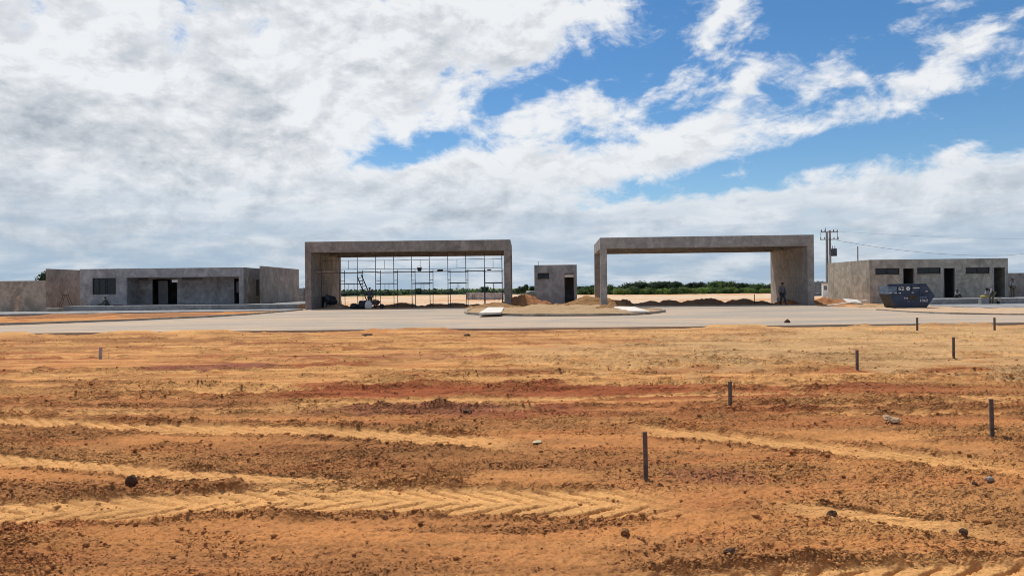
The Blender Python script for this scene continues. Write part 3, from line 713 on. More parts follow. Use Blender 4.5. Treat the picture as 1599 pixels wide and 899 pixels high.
for x0, x1 in ((dx0 - 0.05, dx0 - 0.002), (dx1 + 0.002, dx1 + 0.05)): MB().box(x0, x1, -0.02, 0.05, 0.1, dz1).build('door_frame', M['kerb'], bt)
MB().tube((0.35, 0.5, btop - 0.15), (0.35, 0.5, btop + 0.32), 0.02).build('conduit', M['steel'], bt)

# ------------------------------------------------------------------ left building
LO, LY = (-38.15, 65.3, 0.0), R(-1.5)
lb = empty('administration_building', LO, LY); tag(lb, 'long low grey building with a deep open porch and blade wall, left', 'building')
pz, lt = 0.45, 3.66
lL = facade(LO, LY, 379.5, 440)[0]; lD = 9.0
def lf(px, py): return facade(LO, LY, px, py)
ox0, oz1 = lf(197.5, 433.6); ox1, _ = lf(373, 433.6)
wx0, wz1 = lf(144.3, 434.2); wx1, wz0 = lf(181, 459.3)
MB().wall(lL, pz, lt, 0, 0.2, [(wx0, wx1, wz0, wz1), (ox0, ox1, pz, oz1)]).build('front_wall', M['grey'], lb)
window(lb, wx0 + 0.004, wx1 - 0.004, wz0 + 0.004, wz1 - 0.004, 0.06, [0.25, 0.52, 0.60])
MB().box(wx0 + 0.10, wx0 + 0.46, 0.26, 0.275, wz0 + 0.02, wz1 - 0.02).build('shutter', M['curtain'], lb)
MB().box(wx0 + 0.66, wx0 + 1.02, 0.26, 0.275, wz0 + 0.02, wz1 - 0.02).build('shutter', M['curtain'], lb)
MB().box(0, 0.2, 0.202, lD, pz, lt).build('side_wall', M['grey'], lb)
# right side wall, with a tall narrow window (local y runs back)
swz1, swz0 = 2.62, 1.15
MB().box(lL - 0.2, lL, 0.202, 3.1, pz, lt).build('side_wall', M['brown_bounce_wall'], lb)
MB().box(lL - 0.2, lL, 3.102, 3.9, pz, swz0).build('side_wall', M['brown_bounce_wall'], lb)
MB().box(lL - 0.2, lL, 3.102, 3.9, swz1, lt).build('side_wall', M['brown_bounce_wall'], lb)
MB().box(lL - 0.2, lL, 3.902, lD, pz, lt).build('side_wall', M['brown_bounce_wall'], lb)
MB().box(lL - 0.12, lL - 0.08, 3.104, 3.898, swz0 + 0.002, swz1 - 0.002).build('side_window', M['glass'], lb)
MB().box(0.202, lL - 0.202, lD - 0.2, lD, pz, lt).build('back_wall', M['grey'], lb)
MB().box(0.202, lL - 0.202, 0.202, lD - 0.202, lt - 0.32, lt - 0.12).build('roof', M['grey'], lb)
MB().box(0.202, lL - 0.202, 0.202, lD - 0.202, pz - 0.1, pz + 0.004).build('floor', M['platform'], lb)
# porch back wall, 2.2 m in, with door openings
PB = 2.2
def pf(px): return facade((LO[0] - PB * math.sin(LY), LO[1] + PB * math.cos(LY)), LY, px, 450)[0]
h_ = [(pf(196), pf(206.5), pz + 0.004, 2.75), (pf(237.5), pf(276.5), pz + 0.004, 2.75), (pf(365.5), pf(374.5), pz + 0.004, 2.72)]
MB().wall(lL - 0.404, pz + 0.006, lt - 0.322, PB, PB + 0.15, [(a - 0.2, b - 0.2, c_, d) for a, b, c_, d in h_]).build('porch_wall', M['grey'], lb).location.x = 0.202
MB().box(ox0 - 0.3, ox0 - 0.102, 0.202, PB - 0.002, pz + 0.006, lt - 0.322).build('porch_cheek', M['grey'], lb)
MB().box(ox1 + 0.06, ox1 + 0.2, 0.202, PB - 0.002, pz + 0.006, lt - 0.322).build('porch_cheek', M['grey'], lb)
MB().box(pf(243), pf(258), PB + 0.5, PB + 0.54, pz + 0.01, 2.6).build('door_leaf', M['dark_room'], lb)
s0, z0_ = lf(264.0, 440.6); s1, z1_ = lf(273.2, 436.6)
MB().box(s0, s1, 0.5, 0.53, z0_, z1_).build('notice_board', M['white'], lb)
MB().box(pf(366.5), pf(373.5), PB + 0.3, PB + 0.33, 1.45, 2.45).build('window_light_panel', M['alu'], lb)  # pale panel standing in for the bright window light seen through this gap
for a in (285, 300):
    s0 = pf(a); MB().box(s0, s0 + 0.9, PB - 0.10, PB - 0.003, 2.62, 2.86).build('air_duct', M['dark_room'], lb)
s0 = pf(213); MB().box(s0, s0 + 1.1, PB - 0.10, PB - 0.003, 2.62, 2.86).build('air_duct', M['dark_room'], lb)
# blade walls, plinth
def blade(name, px, y0, y1, top, thick, mat, label, base):
    x0 = at_depth(px, 420, y0).x; o = MB().box(0, thick, 0, y1 - y0, base, top).build(name, mat, bevel=0.015)
    o.location = (x0, y0, 0); o.rotation_euler.z = R(0.6); tag(o, label, 'wall'); return o
blade('blade_wall', 405.2, 66.2, 78.0, 3.80, 0.26, M['brown_bounce_wall'], 'tall blade wall tinted with brownish bounce light at the right end of the porch building', 0.45)
blade('blade_wall', 71.2, 67.6, 80.0, 3.80, 0.26, M['brown_bounce_wall'], 'tall blade wall tinted with brown bounce light at the left end of the porch building', -0.2)
lw = MB().box(-70, at_depth(71.2, 420, 67.6).x - 0.003, 67.62, 67.84, -0.5, 2.72).build('boundary_wall', M['grey_b'], bevel=0.015); tag(lw, 'lower grey boundary wall running off at the far left', 'wall')
tag(MB().obox((at_depth(26, 470, 66.0).x, 66.1, 0.62), (0.35, 0.05, 1.5), Matrix.Rotation(R(-10), 3, 'X') @ Matrix.Rotation(R(3), 3, 'Y')).build('leaning_board', M['kerb']), 'narrow grey board leaning on the boundary wall', 'board')
bx_ = at_depth(465, 480, 62.0).x
pl = MB().box(at_depth(98, 480, 62).x, bx_, 62.0, 66.0, -0.3, pz - 0.004).build('platform', M['platform'], bevel=0.02); tag(pl, 'raised cement platform under the porch building', 'platform')
pl2 = MB().box(bx_ - 3.6, bx_, 66.002, 78, -0.3, pz - 0.004).build('plinth', M['platform'], pl)
MB().box(LO[0] + 0.3, bx_ - 3.602, 66.002, 74.5, -0.3, pz - 0.105).build('plinth', M['platform'], pl)
kb = MB().box(at_depth(75, 484, 61.5).x, at_depth(97, 484, 61.5).x, 61.2, 61.7, -0.25, 0.36).build('low_wall', M['kerb'], bevel=0.02); tag(kb, 'short pale low wall before the left blade wall', 'wall')

# ------------------------------------------------------------------ right building
RO, RY = (29.35, 60.7, 0.0), R(-2.6)
rb = empty('service_building', RO, RY); tag(rb, 'grey service block with three doors and strip windows, right', 'building')
def rf(px, py): return facade(RO, RY, px, py)
rL = rf(1574, 430)[0]; rtop = 3.60; rD = 9.0
holes = []; wins = []
for (x0, x1, y0, y1) in ((1366.8, 1404.6, 418.8, 428.2), (1432.2, 1468.9, 418.0, 427.4), (1507.8, 1545.3, 417.8, 427.0)):
    a, d = rf(x0, y0); b, c_ = rf(x1, y1); wins.append((a, b, c_, d)); holes.append((a, b, c_, d))
doors = []
for (x0, x1, y0) in ((1410.2, 1427.2, 419.2), (1474.0, 1491.0, 418.7), (1552.0, 1569.0, 417.9)):
    a, d = rf(x0, y0); b, _ = rf(x1, y0); doors.append((a, b, 0.45, d)); holes.append((a, b, 0.45, d))
MB().wall(rL, -0.3, rtop, 0, 0.2, holes).build('front_wall', M['grey_b'], rb)
for (a, b, c_, d) in wins:
    window(rb, a + 0.004, b - 0.004, c_ + 0.004, d - 0.004, 0.06, [0.5])
    MB().box(a - 0.08, b + 0.08, -0.04, 0.055, c_ - 0.07, c_ - 0.001).build('sill', M['kerb'], rb)
for (a, b, c_, d) in doors:
    for x0, x1 in ((a - 0.07, a - 0.002), (b + 0.002, b + 0.07)): MB().box(x0, x1, -0.018, 0.04, c_, d + 0.06).build('door_surround', M['grey'], rb)
for x0, x1 in ((0, 0.2), (rL - 0.2, rL)): MB().box(x0, x1, 0.202, rD, -0.3, rtop).build('side_wall', M['grey_b'], rb)
MB().box(0.202, rL - 0.202, rD - 0.2, rD, -0.3, rtop).build('back_wall', M['grey_b'], rb)
MB().box(0.202, rL - 0.202, 0.202, rD - 0.202, rtop - 0.32, rtop - 0.12).build('roof', M['grey_b'], rb)
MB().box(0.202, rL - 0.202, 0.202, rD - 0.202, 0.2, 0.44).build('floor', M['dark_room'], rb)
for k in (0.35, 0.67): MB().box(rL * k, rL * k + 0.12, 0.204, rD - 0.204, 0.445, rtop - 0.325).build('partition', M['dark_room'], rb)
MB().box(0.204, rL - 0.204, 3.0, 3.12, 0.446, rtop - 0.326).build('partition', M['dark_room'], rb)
pr = MB().box(31.6, 60, 56.0, 59.0, -0.3, 0.43).build('platform', M['platform'], bevel=0.02); tag(pr, 'raised cement platform before the doors of the service block', 'platform')
MB().box(RO[0] + rL + 0.15, 60, 59.002, 62.0, -0.3, 0.426).build('plinth', M['platform'], pr)
MB().box(31.6, RO[0] + rL + 0.148, 59.002, 59.75, -0.3, 0.426).build('plinth', M['platform'], pr)
wr = MB().box(RO[0] + rL + 0.05, 70, 62.1, 62.3, -0.3, facade((0, 62.1), 0, 1590, 426.0)[1]).build('boundary_wall', M['brown_bounce_wall'], bevel=0.015); tag(wr, 'brownish boundary wall at the far right', 'wall')
ps = MB().box(0, 0.14, -0.2, 0.0, 0, 0.44).build('stub_post', M['kerb']); ps.location = (at_depth(1559.5, 470, 55.8).x, 55.95, 0.03); tag(ps, 'short pale concrete stub before the platform edge, beside the bending worker', 'post')

# ------------------------------------------------------------------ precast fences, kiosk, poles far behind
def fence(name, x0, y0, n, yaw, label):
    t = empty(name, (x0, y0, float(terrain(x0, y0))), yaw); tag(t, label, 'fence', 'precast panel fences')
    slab = None; post = None
    for i in range(n + 1):
        if post is None: post = MB().box(-0.07, 0.07, -0.07, 0.07, -0.3, 2.05).build('post', M['fence'], t); o = post
        else: o = post.copy(); col.objects.link(o)
        o.location.x = i * 2.0
        if i == n: break
        for k in range(5):
            if slab is None: slab = MB().box(0.075, 1.925, -0.025, 0.025, 0.0, 0.38).build('slab', M['fence'], t, bevel=0.015); s_ = slab
            else: s_ = slab.copy(); col.objects.link(s_)
            s_.location = (i * 2.0, random.uniform(-0.015, 0.015), 0.02 + k * 0.40)
    return t
M['fence'] = concrete('precast_concrete', (0.20, 0.22, 0.245), (1, 1, 1), 0.35, 83)
fence('precast_fence', 38.5, 104, 6, R(-1), 'grey precast panel fence behind the utility pole')
fence('precast_fence', -35.0, 96, 6, 0, 'grey precast panel fence seen left of the scaffolded gate')
kx = at_depth(1287.8, 450, 97).x
ki = empty('meter_kiosk', (kx, 97, 0)); tag(ki, 'whitish meter kiosk pillar at the foot of the utility pole', 'kiosk')
MB().box(-0.34, 0.34, -0.2, 0.2, -0.2, 1.75).build('pillar', M['kiosk'] if 'kiosk' in M else M['white'], ki, bevel=0.02); MB().box(-0.40, 0.40, -0.26, 0.26, 1.752, 1.84).build('cap', M['kerb'], ki); MB().box(-0.2, 0.2, -0.225, -0.203, 0.9, 1.45).build('meter_door', M['alu'], ki)

POLE_C = plain('pole_concrete', (0.20, 0.21, 0.23), 0.85, 0, 0.2, 1.0); POLE_L = plain('pole_concrete_pale', (0.42, 0.41, 0.39), 0.85, 0, 0.15, 1.0)
def utility_pole(px, label):
    base = at_depth(px, 462, 100.0); H = at_depth(px, 359.5, 100).z
    t = empty('utility_pole', (base.x, 100, 0)); tag(t, label, 'utility pole')
    for s_, y_ in ((-1, 0.40), (1, 0.0)):
        MB().loft([[(s_ * 0.12 - w / 2, y_ - w / 2, z), (s_ * 0.12 + w / 2, y_ - w / 2, z), (s_ * 0.12 + w / 2, y_ + w / 2, z), (s_ * 0.12 - w / 2, y_ + w / 2, z)] for z, w in ((-0.3, 0.33), (H * (1.0 if s_ > 0 else 0.97), 0.2))]).build('pole', POLE_C, t)
    MB().tube((0.0, -0.18, -0.2), (0.0, -0.18, 5.6), 0.10, 0.09).build('conduit', POLE_L, t)
    for z, w in ((H - 0.25, 1.15), (H - 1.25, 1.25)):
        ca = MB().box(-w, w, -0.2, -0.08, z - 0.06, z + 0.06).build('crossarm', POLE_C, t)
        for xx in (-w + 0.08, -w * 0.5, w * 0.5, w - 0.08):
            ins = MB(); ins.tube((xx, -0.14, z + 0.06), (xx, -0.14, z + 0.34), 0.05, 0.04, 6); ins.tube((xx, -0.14, z + 0.14), (xx, -0.14, z + 0.20), 0.10, 0.10, 8); ins.build('insulator', M['steel'], ca)
    for xx in (-1.15, 1.1): MB().tube((xx, -0.14, H - 1.2), (xx * 1.0, -0.14, H - 0.35), 0.03).build('drop_lead', M['cable'], t)
    MB().tube((-0.5, -0.1, H - 0.2), (-0.5, -0.1, H + 0.35), 0.03).build('spike', M['steel'], t)
    tf = MB(); tf.tube((0.62, -0.05, H - 3.5), (0.62, -0.05, H - 2.5), 0.40, 0.40, 14); tb = tf.build('transformer', M['steel'], t)
    for xx in (0.45, 0.75): MB().tube((xx, -0.1, H - 2.5), (xx, -0.1, H - 2.1), 0.05, 0.03, 6).build('bushing', M['steel'], tb)
    MB().box(0.2, 0.62, -0.1, 0.0, H - 3.1, H - 3.0).build('bracket', M['steel'], t)
    return t, base.x, H
up, upx, upH = utility_pole(1295.3, 'twin concrete utility pole with crossarms and transformer behind the gate')
sp = at_depth(1340, 450, 100); o = MB().tube((0, 0, -0.2), (0, 0, at_depth(1340, 384.6, 100).z), 0.10, 0.075, 8).build('slim_post', POLE_C); o.location = (sp.x, 100, 0); tag(o, 'slim dark post rising behind the service block roof', 'post')
def wire(pts, r, label):
    cu = bpy.data.curves.new('power_cable', 'CURVE'); cu.dimensions = '3D'; s_ = cu.splines.new('NURBS'); s_.points.add(len(pts) - 1)
    for i, v in enumerate(pts): s_.points[i].co = (*v, 1)
    s_.use_endpoint_u = True; s_.order_u = 3; cu.bevel_depth = r; cu.bevel_resolution = 1; s_.resolution_u = 8
    tmp = bpy.data.objects.new('tmp', cu); col.objects.link(tmp); dg = bpy.context.evaluated_depsgraph_get(); me = bpy.data.meshes.new_from_object(tmp.evaluated_get(dg)); bpy.data.objects.remove(tmp)
    o_ = mesh_obj('power_cable', me, M['cable']); tag(o_, label, 'cable', 'cables from the pole'); return o_
wire([at_depth(a, b, 99.86) for a, b in ((1307.5, 375.6), (1345, 382), (1390, 389), (1440, 394.3), (1500, 398.4), (1560, 399.3), (1600, 396.5), (1680, 385)) ], 0.018, 'thick sagging cable running from the pole to the right')
wire([at_depth(a, b, 99.86) for a, b in ((1307.5, 361.5), (1400, 367), (1500, 371.5), (1600, 373.5), (1700, 372)) ], 0.008, 'thin upper cable running from the pole to the right')

# ------------------------------------------------------------------ heaps of earth
def gz(px, py, Y): return at_depth(px, py, Y)
gdark = 'low earth heaps under the gate roofs'
mound('dirt_mound', 1.15, 61.8, 2.3, 1.7, 0.95, M['mound_red'], 'reddish earth heap against the left side of the guard booth', 1.3, 0.1)
mound('dirt_mound', 6.4, 61.6, 3.1, 2.0, 0.78, M['mound_brown'], 'broad brown earth heap before the booth door', 2.1, 0.1)
mound('dirt_mound', 2.6, 45.5, 2.3, 1.6, 0.30, M['mound_sand'], 'low sandy heap at the middle of the island kerb', 3.7, 0.2)
mound('dirt_mound', 5.7, 45.2, 0.9, 0.8, 0.36, M['mound_brown'], 'small pointed sand heap near the right end of the island', 4.9, 0.2)
mound('dirt_mound', -1.3, 56.2, 2.4, 1.8, 0.45, M['mound_brown'], 'earth heap at the foot of the scaffolded gate column behind the white slab', 5.2, 0.1)
mound('dirt_mound', 8.4, 58.9, 1.2, 1.0, 0.42, M['mound_brown'], 'little earth heap at the foot of the empty gate front column', 6.1, 0.05)
mound('dirt_mound', 9.55, 63.0, 0.95, 1.0, 0.55, M['mound_dark'], 'small pointed dark heap under the empty gate roof', 7.3, 0)
mound('dirt_mound', 12.9, 63.2, 3.0, 1.3, 0.52, M['mound_dark'], 'long dark three-humped heap under the empty gate roof', 8.8, 0, peaks=3)
mound('dirt_mound', 16.2, 63.3, 2.4, 1.2, 0.62, M['mound_dark'], 'highest dark heap under the middle of the empty gate roof', 9.1, 0)
mound('dirt_mound', 20.0, 62.6, 2.6, 1.1, 0.55, M['mound_dark'], 'dark peaked heap left of the walking man', 10.4, 0, peaks=2)
mound('dirt_mound', 22.4, 60.2, 1.2, 1.6, 0.42, M['mound_red'], 'reddish heap at the foot of the empty gate side wall', 11.2, 0)
mound('dirt_mound', 26.2, 61.0, 2.2, 2.2, 0.55, M['mound_red'], 'reddish heap between the gate and the service block', 12.6, 0)
mound('dirt_mound', -5.4, 65.6, 3.2, 1.2, 0.42, M['mound_dark'], 'low dark ridge under the scaffold, right half', 13.9, 0, peaks=3)
mound('dirt_mound', -10.0, 65.2, 2.6, 1.2, 0.46, M['mound_dark'], 'low dark ridge under the scaffold, middle', 14.2, 0, peaks=2)
mound('dirt_mound', -14.4, 60.9, 1.7, 1.3, 0.42, M['mound_dark'], 'low earth heap inside the corner of the scaffolded gate', 15.7, 0)
mound('dirt_mound', 27.6, 54.0, 2.6, 1.9, 0.22, M['mound_sand'], 'flat pale sand heap left of the blue skip', 16.3, 0)
mound('dirt_mound', -22.0, 47.5, 4.0, 3.2, 0.26, M['mound_red'], 'low orange spoil bank on the verge left of the road', 17.8, -0.02)
mound('dirt_mound', -29.5, 51.5, 5.5, 2.2, 0.24, M['mound_red'], 'long low orange spoil bank before the left pavement', 18.5, -0.06, peaks=3)

def slab(name, px4, z, th, mat, label, cat='slab'):
    pts = [on_ground(a, b, z) for a, b in px4]; o = MB().prism([(v.x, v.y) for v in pts], z - th, z).build(name, mat); tag(o, label, cat); return o
slab('white_slab', [(747.8, 488.2), (782.5, 487.2), (787.0, 479.4), (762.3, 479.4)], 0.30, 0.10, M['board'], 'white slab lying on the island beside the scaffolded gate')
slab('white_slab', [(970.0, 485.2), (1014.5, 485.6), (990.8, 478.8), (954.9, 478.6)], 0.25, 0.07, M['board'], 'white slab lying on the island by the empty gate column')
o = MB().obox((0, 0, 0), (3.1, 0.35, 0.05), Matrix.Rotation(R(-6), 3, 'Y') @ Matrix.Rotation(R(14), 3, 'Z')).build('plank', M['board']); v = on_ground(1356, 474.0, 0.3); o.location = (v.x, 52.6, 0.30); tag(o, 'long pale plank lying on the sand left of the blue skip', 'plank')
o = MB().obox((0, 0, 0), (1.1, 0.9, 0.05), Matrix.Rotation(R(20), 3, 'X') @ Matrix.Rotation(R(6), 3, 'Y')).build('board', M['board']); o.location = (at_depth(1334, 471, 53).x, 53.2, 0.36); tag(o, 'square pale board propped on the sand, left of the skip', 'board')

# ------------------------------------------------------------------ scaffold under the left gate
sc = empty('scaffold', (-14.09, 60.5, 0)); tag(sc, 'dark steel tube scaffold with plank deck under the left gate roof', 'scaffold')
PIT = 1.478; YB = 2.0; rr = 0.030
def jit(a): return random.uniform(-a, a)
def post(parent, x, y, z0, z1): MB().tube((x + jit(0.02), y, z0), (x + jit(0.05), y + jit(0.03), z1), rr, n=6).build('post', M['steel'], parent)
for i in range(-1, 10):
    post(sc, i * PIT, 0, -0.1, 4.55)
    if i >= 0: post(sc, i * PIT, YB, -0.1, 3.22)
for i in range(-1, 10):
    for z in (2.06, 2.32): MB().tube((i * PIT, 0.03, z), (i * PIT, YB - 0.03, z + jit(0.03)), 0.022, n=6).build('transom', M['steel'], sc)
for i in range(0, 9, 2):
    for y in (0, YB):
        z = 2.06 + jit(0.03); MB().tube((i * PIT + .03, y, z), ((i + 1) * PIT - .03, y, z + jit(0.02)), 0.030, n=6).build('rail', M['steel'], sc)
        MB().tube((i * PIT + .03, y, 1.25), ((i + 1) * PIT - .03, y, 1.25), 0.022, n=6).build('rail', M['steel'], sc)
        MB().tube(((i + .5) * PIT, y, 1.26), ((i + .5) * PIT, y, z - .02), 0.018, n=6).build('strut', M['steel'], sc)
    MB().tube(((i + .5) * PIT, 0, 3.27), ((i + .5) * PIT, 0, 3.97), 0.018, n=6).build('strut', M['steel'], sc)
for z in (3.25, 3.98):
    for i in range(-1, 9):
        MB().tube((i * PIT + .03, 0.0, z + jit(0.03)), ((i + 1) * PIT - .03, 0.0, z + jit(0.03)), 0.020, n=6).build('guard_rail', M['steel'], sc)
for i in range(-1, 9):
    for k in range(3):
        yy = 0.25 + k * 0.55; MB().box(i * PIT - 0.08 + jit(0.05), (i + 1) * PIT + 0.06, yy, yy + 0.42, 2.97 + 0.002 * k + (i % 2) * 0.045, 3.012 + 0.002 * k + (i % 2) * 0.045).build('plank', M['plank'], sc)
MB().box(-1.98, -0.5, 0.10, 0.5, 3.065, 3.11).build('plank', M['plank_pale'], sc)
def bucket(loc, label, mat, r=0.17, h=0.34):
    t = empty('bucket', loc); tag(t, label, 'bucket'); n = 14; rings = []
    for rad, z in ((r * .75, 0), (r, h), (r * 1.06, h), (r * 1.06, h - .03), (r * .98, h - .03), (r * .92, h - .02), (r * .7, .03)): rings.append([(rad * math.cos(6.2832 * i / n), rad * math.sin(6.2832 * i / n), z) for i in range(n)])
    MB().loft(rings).build('pail', mat, t); hb = MB(); pr_ = None
    for i in range(9):
        a = math.pi * i / 8; v = (r * 1.04 * math.cos(a), 0, h - 0.02 + r * 0.9 * math.sin(a))
        if pr_: hb.tube(pr_, v, 0.008, n=5)
        pr_ = v
    hb.build('handle', M['steel'], t); return t
dk = 3.06
bucket((at_depth(655, 420, 61.1).x, 61.1, dk), 'dark mortar bucket on the scaffold deck', M['black_metal'], 0.20, 0.30)
def sack(loc, size, mat, label, seed, rz=0, cat='sack', name='sack'):
    vs = []; fs = []; n, k = 14, 9
    for i in range(k + 1):
        th = math.pi * i / k
        for j in range(n):
            ph = 2 * math.pi * j / n; cx, cy, cz = math.sin(th) * math.cos(ph), math.sin(th) * math.sin(ph), math.cos(th)
            f_ = lambda v: math.copysign(abs(v) ** 0.62, v)
            w = 1 + 0.16 * math.sin(3 * ph + seed) * math.sin(2 * th + seed) + 0.10 * math.sin(5 * ph - seed * 2 + th * 3)
            vs.append((f_(cx) * size[0] / 2 * w, f_(cy) * size[1] / 2 * w, max(0.0, (f_(cz) * w + 1) * size[2] / 2)))
    for i in range(k):
        for j in range(n): a = i * n + j; b = i * n + (j + 1) % n; fs.append((a, a + n, b + n, b))
    m_ = MB(); m_.v, m_.f = vs, fs; o_ = m_.build(name, mat, smooth=True); o_.location = loc; o_.rotation_euler.z = rz; tag(o_, label, cat); return o_
M['sack_dark'] = plain('dark_tarp', (0.022, 0.024, 0.03), 0.7, 0, 0.3, 5); M['sack_white'] = plain('white_sack', (0.62, 0.60, 0.57), 0.8, 0, 0.1, 5); M['tarp_green'] = plain('grey_green_tarp', (0.20, 0.23, 0.20), 0.7, 0, 0.3, 5)
sack((at_depth(687.5, 423, 61.1).x, 61.1, dk), (0.5, 0.35, 0.12), M['sack_dark'], 'flat dark bag on the middle of the scaffold deck', 1.0)
sack((at_depth(764, 423, 61.1).x, 61.1, dk), (0.34, 0.3, 0.10), M['sack_dark'], 'small dark bag on the right end of the scaffold deck', 2.2)
sack((at_depth(829, 463, 62.2).x, 62.3, 0.78), (0.85, 0.6, 0.55), M['tarp_green'], 'crumpled grey-green tarp on the heap beside the booth', 3.3, 0.4, 'tarp', 'tarp')
# leaning ladder
la, lz = at_depth(561, 430, 60.35), at_depth(577.5, 468, 59.4)
lt_ = empty('ladder', (lz.x, lz.y, 0)); tag(lt_, 'dark ladder leaning against the scaffold beside the standing man', 'ladder')
top_ = la - Vector((lz.x, lz.y, 0)); bot_ = Vector((0.25, -0.1, 0.05)); dirv = (top_ - bot_).normalized(); side = Vector((0.30, 0.12, 0.10)).normalized() * 0.22
for s_ in (-1, 1): MB().tube(bot_ + side * s_, top_ + side * s_ * 0.8, 0.045, n=6).build('stile', M['sack_dark'], lt_)
for k in range(11): c_ = bot_.lerp(top_, (k + 0.7) / 11.5); MB().tube(c_ - side * 0.95, c_ + side * 0.95, 0.02, n=6).build('rung', M['steel'], lt_)
# gear on the ground by the ladder
def heap_at(px, Y, size, mat, label, seed, rz=0.0, cat='sack', name='sack', z=None):
    return sack((at_depth(px, 470, Y).x, Y, 0.06 if z is None else z), size, mat, label, seed, rz, cat, name)
heap_at(552.5, 59.3, (0.55, 0.5, 0.42), M['sack_dark'], 'leftmost round dark bundle on the ground by the ladder', 4.4, 0.3, 'bundle', 'bundle')
heap_at(560, 59.5, (0.8, 0.6, 0.36), M['sack_dark'], 'second dark bundle on the ground by the ladder', 5.1, 0.1, 'bundle', 'bundle')
heap_at(568.5, 59.2, (0.85, 0.7, 0.62), M['sack_dark'], 'largest dark bundle heaped at the foot of the ladder', 6.7, 0.6, 'bundle', 'bundle')
heap_at(575.6, 58.9, (0.55, 0.35, 0.62), M['sack_white'], 'white cement sack standing at the foot of the ladder', 7.2, 0.2)
wb = empty('wheelbarrow', (at_depth(584, 470, 59.2).x, 59.2, 0.06), R(15)); tag(wb, 'dark wheelbarrow loaded with earth beside the white sack', 'wheelbarrow')
MB().loft([[(-0.30, -0.22, 0.30), (0.32, -0.22, 0.30), (0.32, 0.22, 0.30), (-0.30, 0.22, 0.30)], [(-0.42, -0.34, 0.62), (0.55, -0.34, 0.60), (0.55, 0.34, 0.60), (-0.42, 0.34, 0.62)]]).build('tray', M['steel'], wb)
whl = MB(); whl.tube((0.62, -0.045, 0.19), (0.62, 0.045, 0.19), 0.19, n=16); whl.build('wheel', M['sack_dark'], wb)
for s_ in (-1, 1):
    MB().tube((0.62, s_ * 0.08, 0.19), (-0.95, s_ * 0.30, 0.55), 0.022, n=6).build('handle', M['steel'], wb); MB().tube((-0.25, s_ * 0.2, 0.34), (-0.38, s_ * 0.24, 0.0), 0.02, n=6).build('leg', M['steel'], wb)
hp = mound('load', 0, 0, 0.44, 0.3, 0.2, M['mound_red'], None, 2.0, 0.6, sub=10); hp.parent = wb; hp.location = (0.05, 0, 0.58)
for k_ in ('label', 'category', 'group'):
    if k_ in hp: del hp[k_]
# concrete mixer and formwork panel in the dark corner of the left gate
cm = empty('concrete_mixer', (at_depth(514.5, 470, 62.0).x, 62.0, 0.02), R(20)); tag(cm, 'dark concrete mixer in the shaded corner of the scaffolded gate', 'mixer')
ax = Vector((-0.55, 0, 0.55)).normalized(); c0 = Vector((0, 0, 0.75)); uu = ax.orthogonal().normalized(); vv = ax.cross(uu); rings = []
for d_, r_ in ((-0.42, 0.14), (-0.36, 0.32), (-0.05, 0.40), (0.12, 0.38), (0.42, 0.22), (0.46, 0.22), (0.40, 0.18), (0.0, 0.30)): rings.append([tuple(c0 + ax * d_ + (uu * math.cos(6.2832 * i / 16) + vv * math.sin(6.2832 * i / 16)) * r_) for i in range(16)])
MB().loft(rings).build('drum', M['steel'], cm, smooth=True)
for s_ in (-1, 1): MB().tube((-0.35, s_ * 0.4, 0), (0, s_ * 0.42, 0.78), 0.03, n=6).tube((0.4, s_ * 0.4, 0), (0, s_ * 0.42, 0.78), 0.03, n=6).build('stand', M['sack_dark'], cm)
MB().box(0.3, 0.62, -0.2, 0.2, 0.3, 0.72).build('motor_box', M['sack_dark'], cm); MB().tube((0.25, -0.46, 0.8), (0.25, -0.5, 0.8), 0.26, n=16).build('tilt_wheel', M['sack_dark'], cm)
for s_ in (-0.3, 0.3): MB().tube((0.42, s_ - 0.05, 0.18), (0.42, s_ + 0.05, 0.18), 0.18, n=12).build('wheel', M['sack_dark'], cm)
o = MB().obox((0, 0, 0.52), (0.75, 0.04, 1.05), Matrix.Rotation(R(-14), 3, 'X')).build('formwork_panel', M['sack_dark']); o.location = (at_depth(501, 470, 62.6).x, 62.7, 0.0); o.rotation_euler.z = R(-35); tag(o, 'dark formwork panel leaning inside the scaffolded gate', 'panel')

# ------------------------------------------------------------------ block pallets in the yard
pal = None; px0 = at_depth(735, 460, 104).x; px1 = at_depth(779, 460, 104).x
M['block'] = concrete('block_grey', (0.50, 0.48, 0.45), (1, 1, 1), 0.3, 91); M['wrap'] = plain('plastic_wrap', (0.6, 0.6, 0.6), 0.35, 0, 0.1)
def pallet():
    t = empty('block_pallet', (0, 0, 0)); d_ = MB()
    for k in (-0.45, 0, 0.45): d_.box(k - 0.05, k + 0.05, -0.5, 0.5, 0, 0.1)
    d_.box(-0.52, 0.52, -0.5, 0.5, 0.1, 0.13); d_.build('pallet', M['plank'], t); b0 = None
    for k in range(5):
        for i in range(3):
            if b0 is None: b0 = MB().box(-0.165, 0.165, -0.48, 0.48, 0, 0.185).build('block_row', M['block'], t, bevel=0.01); s_ = b0
            else: s_ = b0.copy(); col.objects.link(s_)
            s_.location = ((i - 1) * 0.345 + jit(0.01), jit(0.02), 0.135 + k * 0.19)
    return t
names = ['leftmost pallet of grey blocks in the yard behind the scaffold', 'second pallet of grey blocks from the left behind the scaffold', 'third pallet of grey blocks from the left behind the scaffold', 'rightmost pallet of grey blocks in the yard behind the scaffold']
pp = pallet()
for i in range(4):
    t = pp if i == 0 else copy_tree(pp); t.scale.x = 1.26; t.location = (px0 + (px1 - px0) * i / 3, 104 + jit(0.3), -0.08); t.rotation_euler.z = jit(0.12); tag(t, names[i], 'pallet', 'block pallets')
